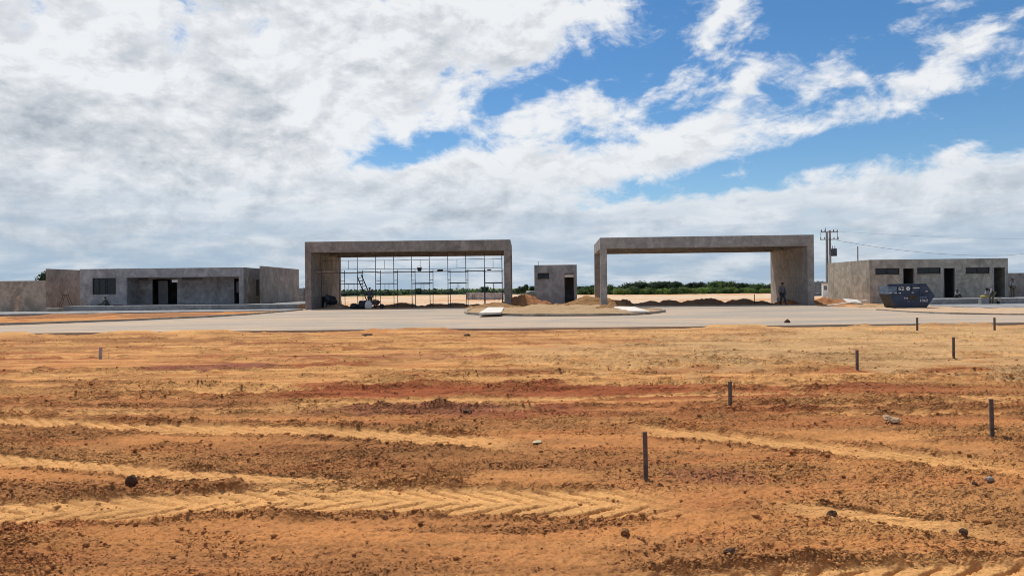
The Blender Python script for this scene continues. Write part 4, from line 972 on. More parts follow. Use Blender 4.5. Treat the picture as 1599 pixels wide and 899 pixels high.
# bright orange marker flag / small posts in the yard
o = MB().tube((0, 0, -0.1), (0.02, 0, 0.85), 0.03, 0.028, 6).build('marker_stake', M['stake']); o.location = (at_depth(1178, 470, 60.3).x, 60.3, 0.05); tag(o, 'thin dark stake in the opening of the empty gate, left of the walking man', 'stake', 'survey stakes')

# ------------------------------------------------------------------ skip
sk = empty('waste_skip', (at_depth(1417, 481.7, 49.2).x, 49.2, 0.02), R(-2)); tag(sk, 'dark blue metal waste skip with white lettering', 'skip')
m, q, p = mat_new('skip_paint'); geo = q.n('ShaderNodeTexCoord').outputs['Object']; n1 = q.noise(geo, 2.2, 6, 0.65, 0.5); n2 = q.noise(geo, 14, 4, 0.7)
cc = q.mix(q.mapr(n1, 0.35, 0.7), (0.018, 0.036, 0.080), (0.032, 0.056, 0.110)); cc = q.mix(q.m('MULTIPLY', q.mapr(n2, 0.55, 0.72), 0.6), cc, (0.10, 0.07, 0.05)); low_ = q.mapr(q.sep(geo)[2], 0.0, 0.55, 0.75, 0.0); cc = q.mix(q.m('MULTIPLY', low_, q.mapr(n1, 0.35, 0.6)), cc, (0.05, 0.04, 0.035))
q.put(p.inputs['Base Color'], cc); p.inputs['Roughness'].default_value = 0.55; p.inputs['Specular IOR Level'].default_value = 0.4; M['skip'] = m
M['skip_pale'] = plain('skip_paint_worn', (0.11, 0.16, 0.23), 0.6, 0, 0.3, 4.0); M['skip_rust'] = plain('skip_scuffed', (0.055, 0.05, 0.045), 0.8, 0, 0.5, 9.0)
def sx(px):
    px = 1402 - (1402 - px) * 0.5 if px < 1402 else px
    return (px - 1417) / FPX * 49.2
def sz(py): return (481.9 - py) / FPX * 49.2
prof = [(sx(1394.6), 0.0), (sx(1446.7), 0.0), (sx(1459), sz(464)), (sx(1445.6), sz(444.6)), (sx(1403), sz(445.2)), (sx(1402), sz(448)), (sx(1375), sz(448)), (sx(1376.8), sz(460.5))]
DW = 1.50
def shell(pr, y0, y1, th=0.05):
    """hollow tub: outline pr in x-z, open on top between the rim points"""
    mb = MB(); cx = sum(a for a, _ in pr) / len(pr); cz = sum(b for _, b in pr) / len(pr)
    for y in (y0, y1): mb.loft([[(a, y, b) for a, b in pr], [(a, y + (th if y == y0 else -th), b) for a, b in pr]])
    return mb
for y0, y1 in ((0, 0.05), (DW - 0.05, DW)):
    MB().loft([[(a, y0, b) for a, b in prof], [(a, y1, b) for a, b in prof]]).build('side_panel', M['skip'], sk)
def plate(name, a, b, mat, y0=0.052, y1=DW - 0.052, th=0.04):
    (x0, z0), (x1, z1) = a, b; d = Vector((x1 - x0, z1 - z0)).normalized(); nn = Vector((-d.y, d.x)) * th
    MB().loft([[(x0, y, z0), (x1, y, z1), (x1 + nn.x, y, z1 + nn.y), (x0 + nn.x, y, z0 + nn.y)] for y in (y0, y1)]).build(name, mat, sk)
plate('bottom', prof[0], prof[1], M['skip_rust']); plate('end_panel', prof[1], prof[2], M['skip']); plate('end_panel', prof[2], prof[3], M['skip']); plate('end_panel', prof[7], prof[0], M['skip_rust']); plate('tail_panel', prof[6], prof[7], M['skip_pale'])
MB().box(sx(1375.6), sx(1400.5), -0.014, -0.002, sz(459.8), sz(448.8)).build('worn_panel', M['skip_pale'], sk)
MB().box(sx(1376), sx(1452.5), -0.07, -0.003, sz(461.2), sz(459.9)).build('rib', M['skip'], sk, bevel=0.01)
MB().box(sx(1402.3), sx(1446.5), -0.05, -0.003, sz(446.0), sz(444.7)).build('rim', M['skip'], sk, bevel=0.01)
MB().box(sx(1374.4), sx(1402), -0.05, -0.003, sz(448.6), sz(447.5)).build('rim', M['skip'], sk, bevel=0.01)
for a in (1402.4, 1424.5, 1437): MB().box(sx(a) - 0.03, sx(a) + 0.03, -0.055, -0.003, sz(459.6), sz(446.2)).build('stiffener', M['skip'], sk)
for a, b in ((1378.5, 459), (1394.5, 459.2), (1404.8, 459.2), (1424.4, 458.5), (1445.4, 456.8)): MB().box(sx(a) - 0.07, sx(a) + 0.07, -0.09, -0.06, sz(b) - 0.025, sz(b) + 0.02).build('worn_edge', M['white'], sk)
for a in (1413.5, 1441): MB().tube((sx(a), -0.10, sz(461.8)), (sx(a), -0.002, sz(461.8)), 0.045, n=10).build('lifting_pin', M['skip'], sk)
MB().obox((sx(1425.5), -0.006, sz(466.8)), (0.62, 0.006, 0.30), Matrix.Identity(3)).build('scuff_patch', M['skip_rust'], sk)
def text(body, px, py, hpx, parent, mat, name='lettering', xscale=1.0):
    cu = bpy.data.curves.new('t', 'FONT'); cu.body = body; cu.extrude = 0.001; cu.offset = 0.008; cu.resolution_u = 3
    tmp = bpy.data.objects.new('t', cu); col.objects.link(tmp); dg = bpy.context.evaluated_depsgraph_get(); me = bpy.data.meshes.new_from_object(tmp.evaluated_get(dg)); bpy.data.objects.remove(tmp)
    o_ = mesh_obj(name, me, mat, parent); s_ = hpx / FPX * 49.2 / 0.70; o_.scale = (s_ * xscale, s_, s_); o_.rotation_euler = (R(90), 0, 0); o_.location = (sx(px), -0.014, sz(py)); return o_
text('62', 1402.8, 454.6, 5.2, sk, M['white'], xscale=1.25)
MB().tube((sx(1418.2), -0.016, sz(452.2)), (sx(1418.2), -0.004, sz(452.2)), 0.125, n=20).build('round_emblem', M['white'], sk)
MB().tube((sx(1418.2), -0.019, sz(452.2)), (sx(1418.2), -0.0165, sz(452.2)), 0.05, n=12).build('emblem_centre', M['skip_pale'], sk)
for k in range(9):   # a line of lettering too small and worn to read: only its strokes
    MB().box(sx(1424.0 + k * 1.55), sx(1424.0 + k * 1.55 + 1.1), -0.007, -0.003, sz(452.2), sz(450.4 + 0.25 * (k % 2))).build('worn_stroke', M['white'], sk)
text('m', 1412.0, 468.3, 3.6, sk, M['white'], xscale=1.5); text('10', 1415.2, 473.6, 3.0, sk, M['skip_pale'], xscale=1.2); text('71', 1423.2, 473.6, 3.0, sk, M['skip_pale'], xscale=1.2); text('1062', 1435.3, 473.0, 4.0, sk, M['white'], xscale=1.15)
for k in range(7): MB().box(sx(1436.0 + k * 1.6), sx(1436.0 + k * 1.6 + 1.1), -0.007, -0.003, sz(467.0), sz(464.9 + 0.5 * (k % 3 == 1))).build('worn_stroke', M['skip_pale'], sk)
mb_ = mound('rubble', 0, 0, 1.0, 0.7, 0.15, M['mound_dark'], None, 3.0, 1.2, sub=12); mb_.parent = sk; mb_.location = (0.1, DW / 2, 1.2)
for k_ in ('label', 'category', 'group'):
    if k_ in mb_: del mb_[k_]

# ------------------------------------------------------------------ trestle by the left blade wall
tr = empty('trestle', (at_depth(107, 475, 65.0).x, 64.6, pz), R(20)); tag(tr, 'pale wooden A-frame trestle on the platform by the left blade wall', 'trestle')
for s_ in (-1, 1):
    for d_ in (-1, 1): MB().tube((s_ * 0.12, d_ * 0.35, 0.95), (s_ * 0.42, d_ * 0.45, 0), 0.035, n=5).build('leg', M['plank'], tr)
    MB().tube((s_ * 0.30, -0.42, 0.4), (s_ * 0.30, 0.42, 0.4), 0.025, n=5).build('brace', M['plank'], tr)
MB().box(-0.16, 0.16, -0.5, 0.5, 0.95, 1.02).build('top_board', M['plank'], tr)

# ------------------------------------------------------------------ stakes in the foreground
def stake(px, py_top, py_base, label, w=0.036, mat='stake', lean=0.0):
    b = on_ground(px, py_base); zg = float(soil(np.array([b.x]), np.array([b.y]))[0][0]); h = (py_base - py_top) / FPX * b.y
    mb = MB(); n = w / 2; rings = []
    for z, k, dx_ in ((-0.15, 1, 0), (0.0, 1, 0), (h * 0.5, 0.98, lean * h * 0.5 + 0.001), (h - 0.004, 1.0, lean * h), (h, 0.9, lean * h)): rings.append([(dx_ - n * k, -n * k, z), (dx_ + n * k, -n * k * 0.94, z), (dx_ + n * k, n * k, z), (dx_ - n * k * 0.96, n * k, z)])
    o_ = mb.loft(rings).build('survey_stake', M[mat]); o_.location = (b.x, b.y, zg); o_.rotation_euler.z = R(random.uniform(-25, 25)); tag(o_, label, 'stake', 'survey stakes'); return o_
stake(1008.5, 676, 750, 'nearest dark wooden stake, front centre-right of the bare earth', lean=-0.012)
stake(1140.2, 588, 633, 'dark stake standing in the red soil band, second nearest to the left', 0.036)
stake(1338.5, 546, 577, 'dark stake midway across the earth, between the red band and the road', 0.04)
stake(1489, 527, 559.5, 'dark stake to the right on the pale beige earth', 0.045)
stake(1549.3, 622, 684, 'tall dark stake near the right edge of the earth', 0.036, lean=-0.02)
stake(1432.3, 496, 516, 'short far stake at the road edge below the blue skip', 0.05)
stake(1553, 496, 516, 'short far stake at the road edge below the bending worker', 0.05)
stake(156.5, 540, 560, 'pale whitish stake alone on the left of the earth', 0.06, 'stake_pale', 0.05)

# ------------------------------------------------------------------ stones and clods
def rock(px, py, w, h, mat, label, seed, flat=1.0, name='stone', cat='stone', d=None):
    b = on_ground(px, py); zg = float(soil(np.array([b.x]), np.array([b.y]))[0][0]) if b.y < 28 else 0.0
    bm = bmesh.new(); bmesh.ops.create_icosphere(bm, subdivisions=2, radius=1.0); rs = random.Random(seed); cuts = [Vector((rs.uniform(-1, 1), rs.uniform(-1, 1), rs.uniform(-0.4, 1))).normalized() for _ in range(7)]
    for v in bm.verts:
        for c_ in cuts:
            k = v.co.dot(c_)
            if k > 0.62: v.co -= c_ * (k - 0.62) * 0.9
        v.co *= 1 + rs.uniform(-0.06, 0.06); v.co.x *= w / 2; v.co.y *= (d or w * 0.8) / 2; v.co.z = v.co.z * h / 2 + h * 0.32
    me = bpy.data.meshes.new(name); bm.to_mesh(me); bm.free(); o_ = mesh_obj(name, me, M[mat]); o_.location = (b.x, b.y, zg); o_.rotation_euler.z = rs.uniform(0, 6); tag(o_, label, cat); return o_
rock(206, 759, 0.125, 0.115, 'clod_dark', 'dark angular block lying alone at the left front', 1, name='clod', cat='clod')
rock(1391, 661, 0.26, 0.085, 'stone_tan', 'flat pale tan slab of rock on the right of the earth', 2, d=0.2)
rock(1386, 651, 0.13, 0.05, 'stone_tan', 'small pale flake just behind the flat tan slab', 3)
rock(1299, 801, 0.11, 0.055, 'clod_dark', 'black flat clod at the right front beside the sandy track', 4, name='clod', cat='clod', d=0.05)
rock(1505, 838, 0.075, 0.05, 'clod_dark', 'dark olive clod on the sandy track, right front', 5, name='clod', cat='clod')
rock(1475, 832, 0.045, 0.04, 'clod', 'small brown clod left of the dark olive one', 6, name='clod', cat='clod')
rock(1546, 750, 0.085, 0.06, 'stone_grey', 'pale grey stone near the right edge', 7)
rock(1523, 757, 0.06, 0.04, 'clod_dark', 'brown clod just left of the pale grey stone', 8, name='clod', cat='clod')
rock(601, 805, 0.055, 0.05, 'clod', 'round brown clod at the near edge of the big tyre track', 9, name='clod', cat='clod')
rock(975, 832, 0.075, 0.06, 'clod', 'largest brown clod in the crumbled ridge below the nearest stake', 10, name='clod', cat='clod')
rock(1000, 836, 0.07, 0.05, 'clod', 'brown clod right of the largest one below the nearest stake', 11, name='clod', cat='clod')
rock(1140, 860, 0.09, 0.05, 'clod_dark', 'dark flat clod low in front, right of centre', 12, name='clod', cat='clod', d=0.05)
rock(1152, 866, 0.05, 0.04, 'clod_dark', 'little dark clod touching the flat one low in front', 13, name='clod', cat='clod')
rock(236, 584, 0.22, 0.08, 'clod_dark', 'low dark stone on the left, below the pale stake', 14)
rock(1230, 506, 0.38, 0.28, 'clod_dark', 'dark stone on the near edge of the road before the empty gate', 15)
rock(704, 640, 0.06, 0.04, 'white', 'tiny white bit of rubble on the red soil', 16, name='rubble', cat='rubble')
rock(730, 646, 0.14, 0.07, 'clod_dark', 'dark clod beside the white bit on the red soil', 17, name='clod', cat='clod')
rock(505, 646, 0.16, 0.06, 'clod', 'flat brown clod at left centre of the red soil edge', 18, name='clod', cat='clod')
rock(575, 523, 0.5, 0.12, 'clod_dark', 'flat dark clod near the road edge, left of centre', 19, name='clod', cat='clod')
rock(730, 524, 0.3, 0.1, 'clod_dark', 'small dark clod near the road edge, at centre', 20, name='clod', cat='clod')
M['rag'] = plain('pale_rag', (0.50, 0.41, 0.24), 0.9, 0, 0.25, 30)
rock(838, 690, 0.19, 0.035, 'rag', 'crumpled pale yellowish rag on the earth at centre', 31, name='rag', cat='rag', d=0.10)
def clods():
    rs = np.random.default_rng(5); N = 900000
    inv = np.where(rs.random(N) < 0.82, rs.uniform(1 / 14.0, 1 / 3.9, N), rs.uniform(1 / 27.5, 1 / 12.0, N)); Yv = 1 / inv; Xv = rs.uniform(-0.80, 0.80, N) * Yv
    clump = sstep(0.42, 0.68, fbm(Xv * 2.1 + 70, Yv * 2.1, 3))
    h, c, loose = soil(Xv, Yv); z = h
    keep = rs.random(N) < (0.03 + 0.97 * loose ** 1.3) * (0.18 + 0.82 * clump) * 0.60
    Xv, Yv, z = Xv[keep], Yv[keep], z[keep]; n = len(Xv)
    size = np.clip((0.0036 + 0.0040 * rs.pareto(3.3, n)) * (0.75 + 0.065 * Yv), 0.003, 0.028)
    # an eight-faced lump
    iv = np.array([(1, 0, 0), (0, 1, 0), (-1, 0, 0), (0, -1, 0), (0.15, 0.1, 0.85), (0, 0, -0.8)], dtype=float)
    fi = np.array([(0, 1, 4), (1, 2, 4), (2, 3, 4), (3, 0, 4), (1, 0, 5), (2, 1, 5), (3, 2, 5), (0, 3, 5)])
    V = iv[None] * (1 + rs.uniform(-0.34, 0.28, (n, 6, 1))); a = rs.uniform(0, 6.283, n); ca, sa = np.cos(a)[:, None], np.sin(a)[:, None]
    st = rs.uniform(0.75, 1.35, (n, 3)); st[:, 2] *= 0.8; V = V * st[:, None, :]
    V = np.stack([V[..., 0] * ca - V[..., 1] * sa, V[..., 0] * sa + V[..., 1] * ca, V[..., 2]], -1) * size[:, None, None]
    V[..., 0] += Xv[:, None]; V[..., 1] += Yv[:, None]; V[..., 2] += (z + size * 0.35)[:, None]
    F = (fi[None] + (np.arange(n) * 6)[:, None, None]).reshape(-1, 3)
    me = bpy.data.meshes.new('loose_clods'); me.vertices.add(n * 6); me.vertices.foreach_set('co', V.astype(np.float32).ravel())
    me.loops.add(F.size); me.loops.foreach_set('vertex_index', F.ravel().astype(np.int32)); me.polygons.add(len(F)); me.polygons.foreach_set('loop_start', np.arange(0, F.size, 3, dtype=np.int32)); me.polygons.foreach_set('loop_total', np.full(len(F), 3, dtype=np.int32)); me.update(calc_edges=True); print('CLODS', n)
    cl = c[keep] * (0.95 + 0.45 * rs.random((n, 1))); cl = np.repeat(cl, 6, 0)
    at = me.attributes.new('soil', 'FLOAT_COLOR', 'POINT'); at.data.foreach_set('color', np.concatenate([cl, np.ones((n * 6, 1))], 1).astype(np.float32).ravel())
    return me
o = mesh_obj('loose_clods', clods(), M['soil']); tag(o, 'loose crumbs and clods of brown earth over the foreground', 'clods', kind='stuff')

# ------------------------------------------------------------------ people
def skin_mesh(name, verts, edges, root, mat, parent, sub=1):
    me = bpy.data.meshes.new('t'); me.from_pydata([v[:3] for v in verts], edges, []); o_ = bpy.data.objects.new('t', me); col.objects.link(o_)
    md = o_.modifiers.new('skin', 'SKIN'); md.use_smooth_shade = True; md.branch_smoothing = 0.6
    for i, v in enumerate(verts):
        sv = me.skin_vertices[0].data[i]; r = v[3]; sv.radius = (r, r) if not isinstance(r, tuple) else r; sv.use_root = (i == root)
    s_ = o_.modifiers.new('sub', 'SUBSURF'); s_.levels = sub; s_.render_levels = sub
    dg = bpy.context.evaluated_depsgraph_get(); out = bpy.data.meshes.new_from_object(o_.evaluated_get(dg)); bpy.data.objects.remove(o_); out.materials.clear()
    return mesh_obj(name, out, mat, parent)
STAND = dict(pelvis=(0, 0, 0.95), spine=(0, 0, 1.15), chest=(0, 0, 1.36), neck=(0, 0, 1.50), head=(0, -0.02, 1.61), crown=(0, -0.01, 1.70),
             sL=(0.18, 0, 1.43), eL=(0.25, 0.02, 1.14), hL=(0.27, -0.05, 0.88), sR=(-0.18, 0, 1.43), eR=(-0.25, 0.02, 1.14), hR=(-0.27, -0.05, 0.88),
             jL=(0.10, 0, 0.90), kL=(0.11, -0.02, 0.50), aL=(0.11, 0.02, 0.09), tL=(0.12, -0.15, 0.03), jR=(-0.10, 0, 0.90), kR=(-0.11, -0.02, 0.50), aR=(-0.11, 0.02, 0.09), tR=(-0.12, -0.15, 0.03))
def person(loc, rz, pose, label, shirt, trousers, cap=None, scale=1.0, long_sleeve=True):
    P_ = {k: Vector(v) for k, v in {**STAND, **pose}.items()}; t = empty('person', loc, rz); t.scale = (scale,) * 3; tag(t, label, 'person')
    rad = dict(pelvis=(0.155, 0.115), spine=(0.135, 0.10), chest=(0.16, 0.105), neck=0.058, head=0.088, crown=0.062, sL=0.065, eL=0.042, hL=0.034, sR=0.065, eR=0.042, hR=0.034, jL=0.088, kL=0.058, aL=0.042, tL=0.036, jR=0.088, kR=0.058, aR=0.042, tR=0.036)
    names_ = list(STAND.keys()); idx = {k: i for i, k in enumerate(names_)}; vs = [(*P_[k], rad[k]) for k in names_]
    eds = [('pelvis', 'spine'), ('spine', 'chest'), ('chest', 'neck'), ('neck', 'head'), ('head', 'crown'), ('chest', 'sL'), ('sL', 'eL'), ('eL', 'hL'), ('chest', 'sR'), ('sR', 'eR'), ('eR', 'hR'), ('pelvis', 'jL'), ('jL', 'kL'), ('kL', 'aL'), ('aL', 'tL'), ('pelvis', 'jR'), ('jR', 'kR'), ('kR', 'aR'), ('aR', 'tR')]
    E = [(idx[a], idx[b]) for a, b in eds]
    # nose, and hands with palm, four fingers and a thumb
    fw = Vector((0, -1, 0)); vs.append((*(P_['head'] + fw * 0.112 + Vector((0, 0, -0.005))), 0.014)); E.append((idx['head'], len(vs) - 1))
    for h_, e_, sg in (('hL', 'eL', 1), ('hR', 'eR', -1)):
        d_ = (P_[h_] - P_[e_]).normalized(); sd_ = d_.cross(Vector((0, 0, 1)) if abs(d_.z) < 0.9 else Vector((0, 1, 0))).normalized()
        pm = P_[h_] + d_ * 0.075; vs.append((*pm, (0.038, 0.02))); ip = len(vs) - 1; E.append((idx[h_], ip))
        for kf in (-1.5, -0.5, 0.5, 1.5):
            vs.append((*(pm + d_ * (0.075 - 0.008 * abs(kf)) + sd_ * kf * 0.02), 0.009)); E.append((ip, len(vs) - 1))
        vs.append((*(P_[h_] + d_ * 0.06 + sd_ * 0.055 * sg), 0.010)); E.append((ip, len(vs) - 1))
    skin_mesh('body', vs, E, idx['pelvis'], M['skin'], t)
    def sub_(name, ks, es, grow, mat):
        ii = {k: i for i, k in enumerate(ks)}; r_ = []
        for k in ks:
            rr_ = rad[k]; r_.append((*P_[k], tuple(q_ + grow for q_ in rr_) if isinstance(rr_, tuple) else rr_ + grow))
        skin_mesh(name, r_, [(ii[a], ii[b]) for a, b in es], 0, mat, t)
    ks = ['pelvis', 'spine', 'chest', 'sL', 'eL', 'sR', 'eR'] + (['hL', 'hR'] if long_sleeve else [])
    sub_('shirt', ks, [('pelvis', 'spine'), ('spine', 'chest'), ('chest', 'sL'), ('sL', 'eL'), ('chest', 'sR'), ('sR', 'eR')] + ([('eL', 'hL'), ('eR', 'hR')] if long_sleeve else []), 0.022, shirt)
    sub_('trousers', ['pelvis', 'jL', 'kL', 'aL', 'jR', 'kR', 'aR'], [('pelvis', 'jL'), ('jL', 'kL'), ('kL', 'aL'), ('pelvis', 'jR'), ('jR', 'kR'), ('kR', 'aR')], 0.026, trousers)
    for s_ in 'LR': skin_mesh('boot', [(*(P_['a' + s_]), 0.052), (*(P_['t' + s_]), 0.046)], [(0, 1)], 0, M['hair'], t)
    up_ = (P_['crown'] - P_['neck']).normalized(); hd = P_['head']
    hm = MB(); rings = []; fx = Vector((1, 0, 0)); fy = up_.cross(fx).normalized(); fx = fy.cross(up_)
    for z, r_ in ((0.0, 0.108), (0.05, 0.108), (0.09, 0.085), (0.115, 0.04)): rings.append([tuple(hd + up_ * (z + 0.01) + fx * math.cos(6.2832 * i / 12) * r_ + fy * (math.sin(6.2832 * i / 12) * r_ * 1.08 + 0.012)) for i in range(12)])
    hm.loft(rings); 
    hh = hm.build('cap' if cap else 'hair', cap or M['hair'], t, smooth=True)
    if cap: b0 = hd - fy * 0.10 + up_ * 0.03; MB().obox(b0 - fy * 0.05, (0.15, 0.11, 0.012), Matrix((fx, fy, up_)).transposed()).build('cap_brim', cap, t)
    return t
C_ = lambda n, c: plain(n, c, 0.9, 0, 0.2, 12)
grey_sh = C_('grey_shirt', (0.12, 0.115, 0.14)); dark_tr = C_('dark_trousers', (0.045, 0.05, 0.055)); khaki = C_('khaki_trousers', (0.15, 0.13, 0.085)); pale_sh = C_('pale_grey_shirt', (0.30, 0.30, 0.33)); green_sh = C_('dark_green_clothes', (0.05, 0.065, 0.06)); black_c = C_('black_cap', (0.015, 0.015, 0.018)); blue_sh = C_('slate_shirt', (0.06, 0.07, 0.09)); yellow_c = C_('yellow_cloth', (0.42, 0.34, 0.10))
v = on_ground(1213, 475.6, 0.06)
person((v.x, 57.2, 0.06), R(18), dict(kL=(0.12, -0.12, 0.51), aL=(0.12, -0.20, 0.09), tL=(0.13, -0.37, 0.04), aR=(-0.11, 0.14, 0.10), tR=(-0.11, -0.02, 0.03), hR=(-0.33, -0.06, 0.86), eR=(-0.28, 0.0, 1.13), hL=(0.34, 0.06, 0.90), eL=(0.27, 0.06, 1.15)), 'man in grey shirt and dark trousers walking by the gate wall, holding a pail', grey_sh, dark_tr, black_c, 1.0)
bk = bucket((v.x - 0.36, 57.12, 0.36), 'small grey pail hanging from the walking man\'s hand', M['alu'], 0.11, 0.24)
xx = at_depth(1549, 465, 55.4).x
person((xx, 55.45, 0.03), R(-70), dict(pelvis=(0, 0.12, 0.86), spine=(0, 0.0, 1.03), chest=(0, -0.20, 1.12), neck=(0, -0.34, 1.12), head=(0, -0.44, 1.10), crown=(0, -0.52, 1.14), sL=(0.17, -0.22, 1.10), eL=(0.20, -0.34, 0.86), hL=(0.12, -0.50, 0.72), sR=(-0.17, -0.22, 1.10), eR=(-0.20, -0.34, 0.86), hR=(-0.12, -0.50, 0.72), jL=(0.1, 0.12, 0.82), kL=(0.13, -0.06, 0.46), jR=(-0.1, 0.12, 0.82), kR=(-0.13, -0.06, 0.46)), 'worker in pale shirt bending over at the platform edge', pale_sh, khaki, None, 1.0)
o = sack((xx - 0.52, 55.5, 0.48), (0.55, 0.35, 0.20), yellow_c, 'yellow cloth in the bending worker\'s hands', 3.0, 0.2, 'cloth', 'cloth')
o = MB().box(-0.3, 0.3, -0.2, 0.2, 0, 0.44).build('crate', M['grey'], bevel=0.02); o.location = (xx - 0.55, 55.5, 0.032); tag(o, 'grey crate under the yellow cloth before the bending worker', 'crate')
bucket((at_depth(1556, 474, 55.5).x, 55.3, 0.03), 'small black bucket on the pavement between worker and stub post', M['black_metal'], 0.12, 0.2)
person((at_depth(1585.3, 450, 60.0).x, 60.3, 0.426), R(180), dict(hL=(0.16, -0.14, 1.02), eL=(0.36, 0.04, 1.14), sL=(0.19, 0, 1.43), hR=(-0.24, 0.04, 0.9)), 'man in grey shirt and khaki trousers seen from behind at far right, hand on hip', pale_sh, khaki, C_('tan_hat', (0.14, 0.12, 0.10)), 0.90)
SIT = dict(pelvis=(0, 0, 0.14), spine=(0, -0.05, 0.34), chest=(0, -0.12, 0.53), neck=(0, -0.17, 0.65), head=(0, -0.22, 0.75), crown=(0, -0.22, 0.84), sL=(0.17, -0.13, 0.58), eL=(0.22, -0.30, 0.38), hL=(0.10, -0.46, 0.42), sR=(-0.17, -0.13, 0.58), eR=(-0.22, -0.30, 0.38), hR=(-0.10, -0.46, 0.42),
           jL=(0.1, -0.02, 0.12), kL=(0.15, -0.42, 0.36), aL=(0.13, -0.58, 0.09), tL=(0.13, -0.74, 0.04), jR=(-0.1, -0.02, 0.12), kR=(-0.15, -0.42, 0.36), aR=(-0.13, -0.58, 0.09), tR=(-0.13, -0.74, 0.04))
person((at_depth(1496, 460, 58.6).x, 58.9, 0.43), R(10), SIT, 'worker sitting on the platform beside the middle door of the service block', pale_sh, dark_tr, None, 0.78)
person((at_depth(166.5, 470, 63.4).x, 63.6, pz), R(-78), {**SIT, 'kL': (0.12, -0.45, 0.22), 'aL': (0.12, -0.86, 0.09), 'tL': (0.12, -0.92, 0.20), 'kR': (-0.12, -0.40, 0.34), 'aR': (-0.12, -0.70, 0.09), 'tR': (-0.12, -0.84, 0.06)}, 'worker in dark clothes sitting on the platform below the left window', green_sh, green_sh, None, 0.88)
person((at_depth(576.8, 460, 59.6).x, 59.75, 0.06), R(200), dict(hL=(0.2, -0.3, 1.1), eL=(0.26, -0.1, 1.18)), 'man standing beside the ladder under the scaffolded gate', blue_sh, green_sh, black_c, 0.98)
o = MB().box(-0.35, 0.35, -0.12, 0.12, 0, 0.10).build('timber_offcut', M['plank']); o.location = (at_depth(186, 477, 63).x, 62.8, pz); tag(o, 'dark timber offcut on the platform right of the sitting worker', 'timber')

# ------------------------------------------------------------------ trees
def leaf_mat(name, c, c2):
    m, q, p = mat_new(name); g_ = q.n('ShaderNodeNewGeometry'); oi = q.n('ShaderNodeObjectInfo')
    n = q.noise(g_.outputs['Position'], 0.9, 3, 0.6); rnd = g_.outputs['Random Per Island']
    cc = q.mix(q.m('ADD', q.m('MULTIPLY', rnd, 0.6), q.m('MULTIPLY', n, 0.4)), c, c2); hs = q.n('ShaderNodeHueSaturation'); q.put(hs.inputs['Color'], cc); q.put(hs.inputs['Value'], q.mapr(oi.outputs['Random'], 0, 1, 0.75, 1.25, smooth=False)); q.put(hs.inputs['Hue'], q.mapr(oi.outputs['Random'], 0, 1, 0.485, 0.51, smooth=False))
    q.put(p.inputs['Base Color'], hs.outputs[0]); p.inputs['Roughness'].default_value = 0.65; tr_ = q.n('ShaderNodeBsdfTranslucent'); q.put(tr_.inputs['Color'], hs.outputs[0]); mx = q.n('ShaderNodeMixShader'); mx.inputs[0].default_value = 0.45; q.t.links.new(p.outputs[0], mx.inputs[1]); q.t.links.new(tr_.outputs[0], mx.inputs[2]); q.t.links.new(mx.outputs[0], [n_ for n_ in q.t.nodes if n_.type == 'OUTPUT_MATERIAL'][0].inputs[0])
    return m
M['leaf_dark'] = leaf_mat('leaf_dark', (0.014, 0.032, 0.017), (0.042, 0.074, 0.032)); M['leaf_mid'] = leaf_mat('leaf_mid', (0.04, 0.085, 0.02), (0.11, 0.175, 0.05)); M['leaf_bright'] = leaf_mat('leaf_bright', (0.11, 0.18, 0.035), (0.25, 0.33, 0.09)); M['bark'] = plain('bark', (0.07, 0.055, 0.04), 0.95, 0, 0.3, 4)
def crown_mesh(seed, H, rx, z0, lobes, n, leaf):
    rs = random.Random(seed); V = []; F = []; L_ = []
    for i in range(lobes):
        a = rs.uniform(0, 6.283); d = rx * 0.62 * math.sqrt(rs.random()); hz = z0 + (H - z0) * rs.uniform(0.25, 0.86); r = rx * rs.uniform(0.32, 0.55) * (1.0 - 0.3 * abs((hz - z0) / (H - z0) - 0.45)); L_.append((Vector((d * math.cos(a), d * math.sin(a), hz)), r))
    L_.append((Vector((0, 0, H - rx * 0.42)), rx * 0.42))
    for k in range(n):
        c, r = rs.choice(L_); d = Vector((rs.gauss(0, 1), rs.gauss(0, 1), rs.gauss(0, 1))).normalized(); p_ = c + d * r * (rs.random() ** 0.4) * rs.uniform(0.9, 1.12); p_.z = max(p_.z, z0 * 0.7)
        nn = (d + Vector((rs.uniform(-.7, .7), rs.uniform(-.7, .7), rs.uniform(-.3, .9)))).normalized(); u = nn.orthogonal().normalized(); w = nn.cross(u); s_ = leaf * rs.uniform(0.6, 1.4); b = len(V)
        a = rs.uniform(0, 6.28); u, w = u * math.cos(a) + w * math.sin(a), w * math.cos(a) - u * math.sin(a)
        V += [tuple(p_ - u * s_), tuple(p_ - w * s_ * 0.55), tuple(p_ + u * s_), tuple(p_ + w * s_ * 0.55)]; F.append((b, b + 1, b + 2, b + 3))
    me = bpy.data.meshes.new('crown'); me.from_pydata(V, [], F); return me
def trunk_mb(seed, H, r, zc):
    rs = random.Random(seed); mb = MB(); mb.tube((0, 0, -0.4), (rs.uniform(-.1, .1), 0, zc), r, r * 0.7, 7)
    for k in range(5): a = rs.uniform(0, 6.28); mb.tube((0, 0, zc * rs.uniform(0.7, 1.0)), (math.cos(a) * H * 0.22, math.sin(a) * H * 0.22, zc + (H - zc) * rs.uniform(0.3, 0.7)), r * 0.5, r * 0.15, 5)
    return mb
PROTO = []
def proto(seed, H, rx, z0, lobes, n, leaf, mat):
    cm_ = crown_mesh(seed, H, rx, z0, lobes, n, leaf); cm_.materials.append(M[mat]); tm = trunk_mb(seed, H, 0.035 * H, z0 * 1.3); me = bpy.data.meshes.new('trunk'); me.from_pydata(tm.v, [], tm.f); me.materials.append(M['bark']); PROTO.append((cm_, me, H))
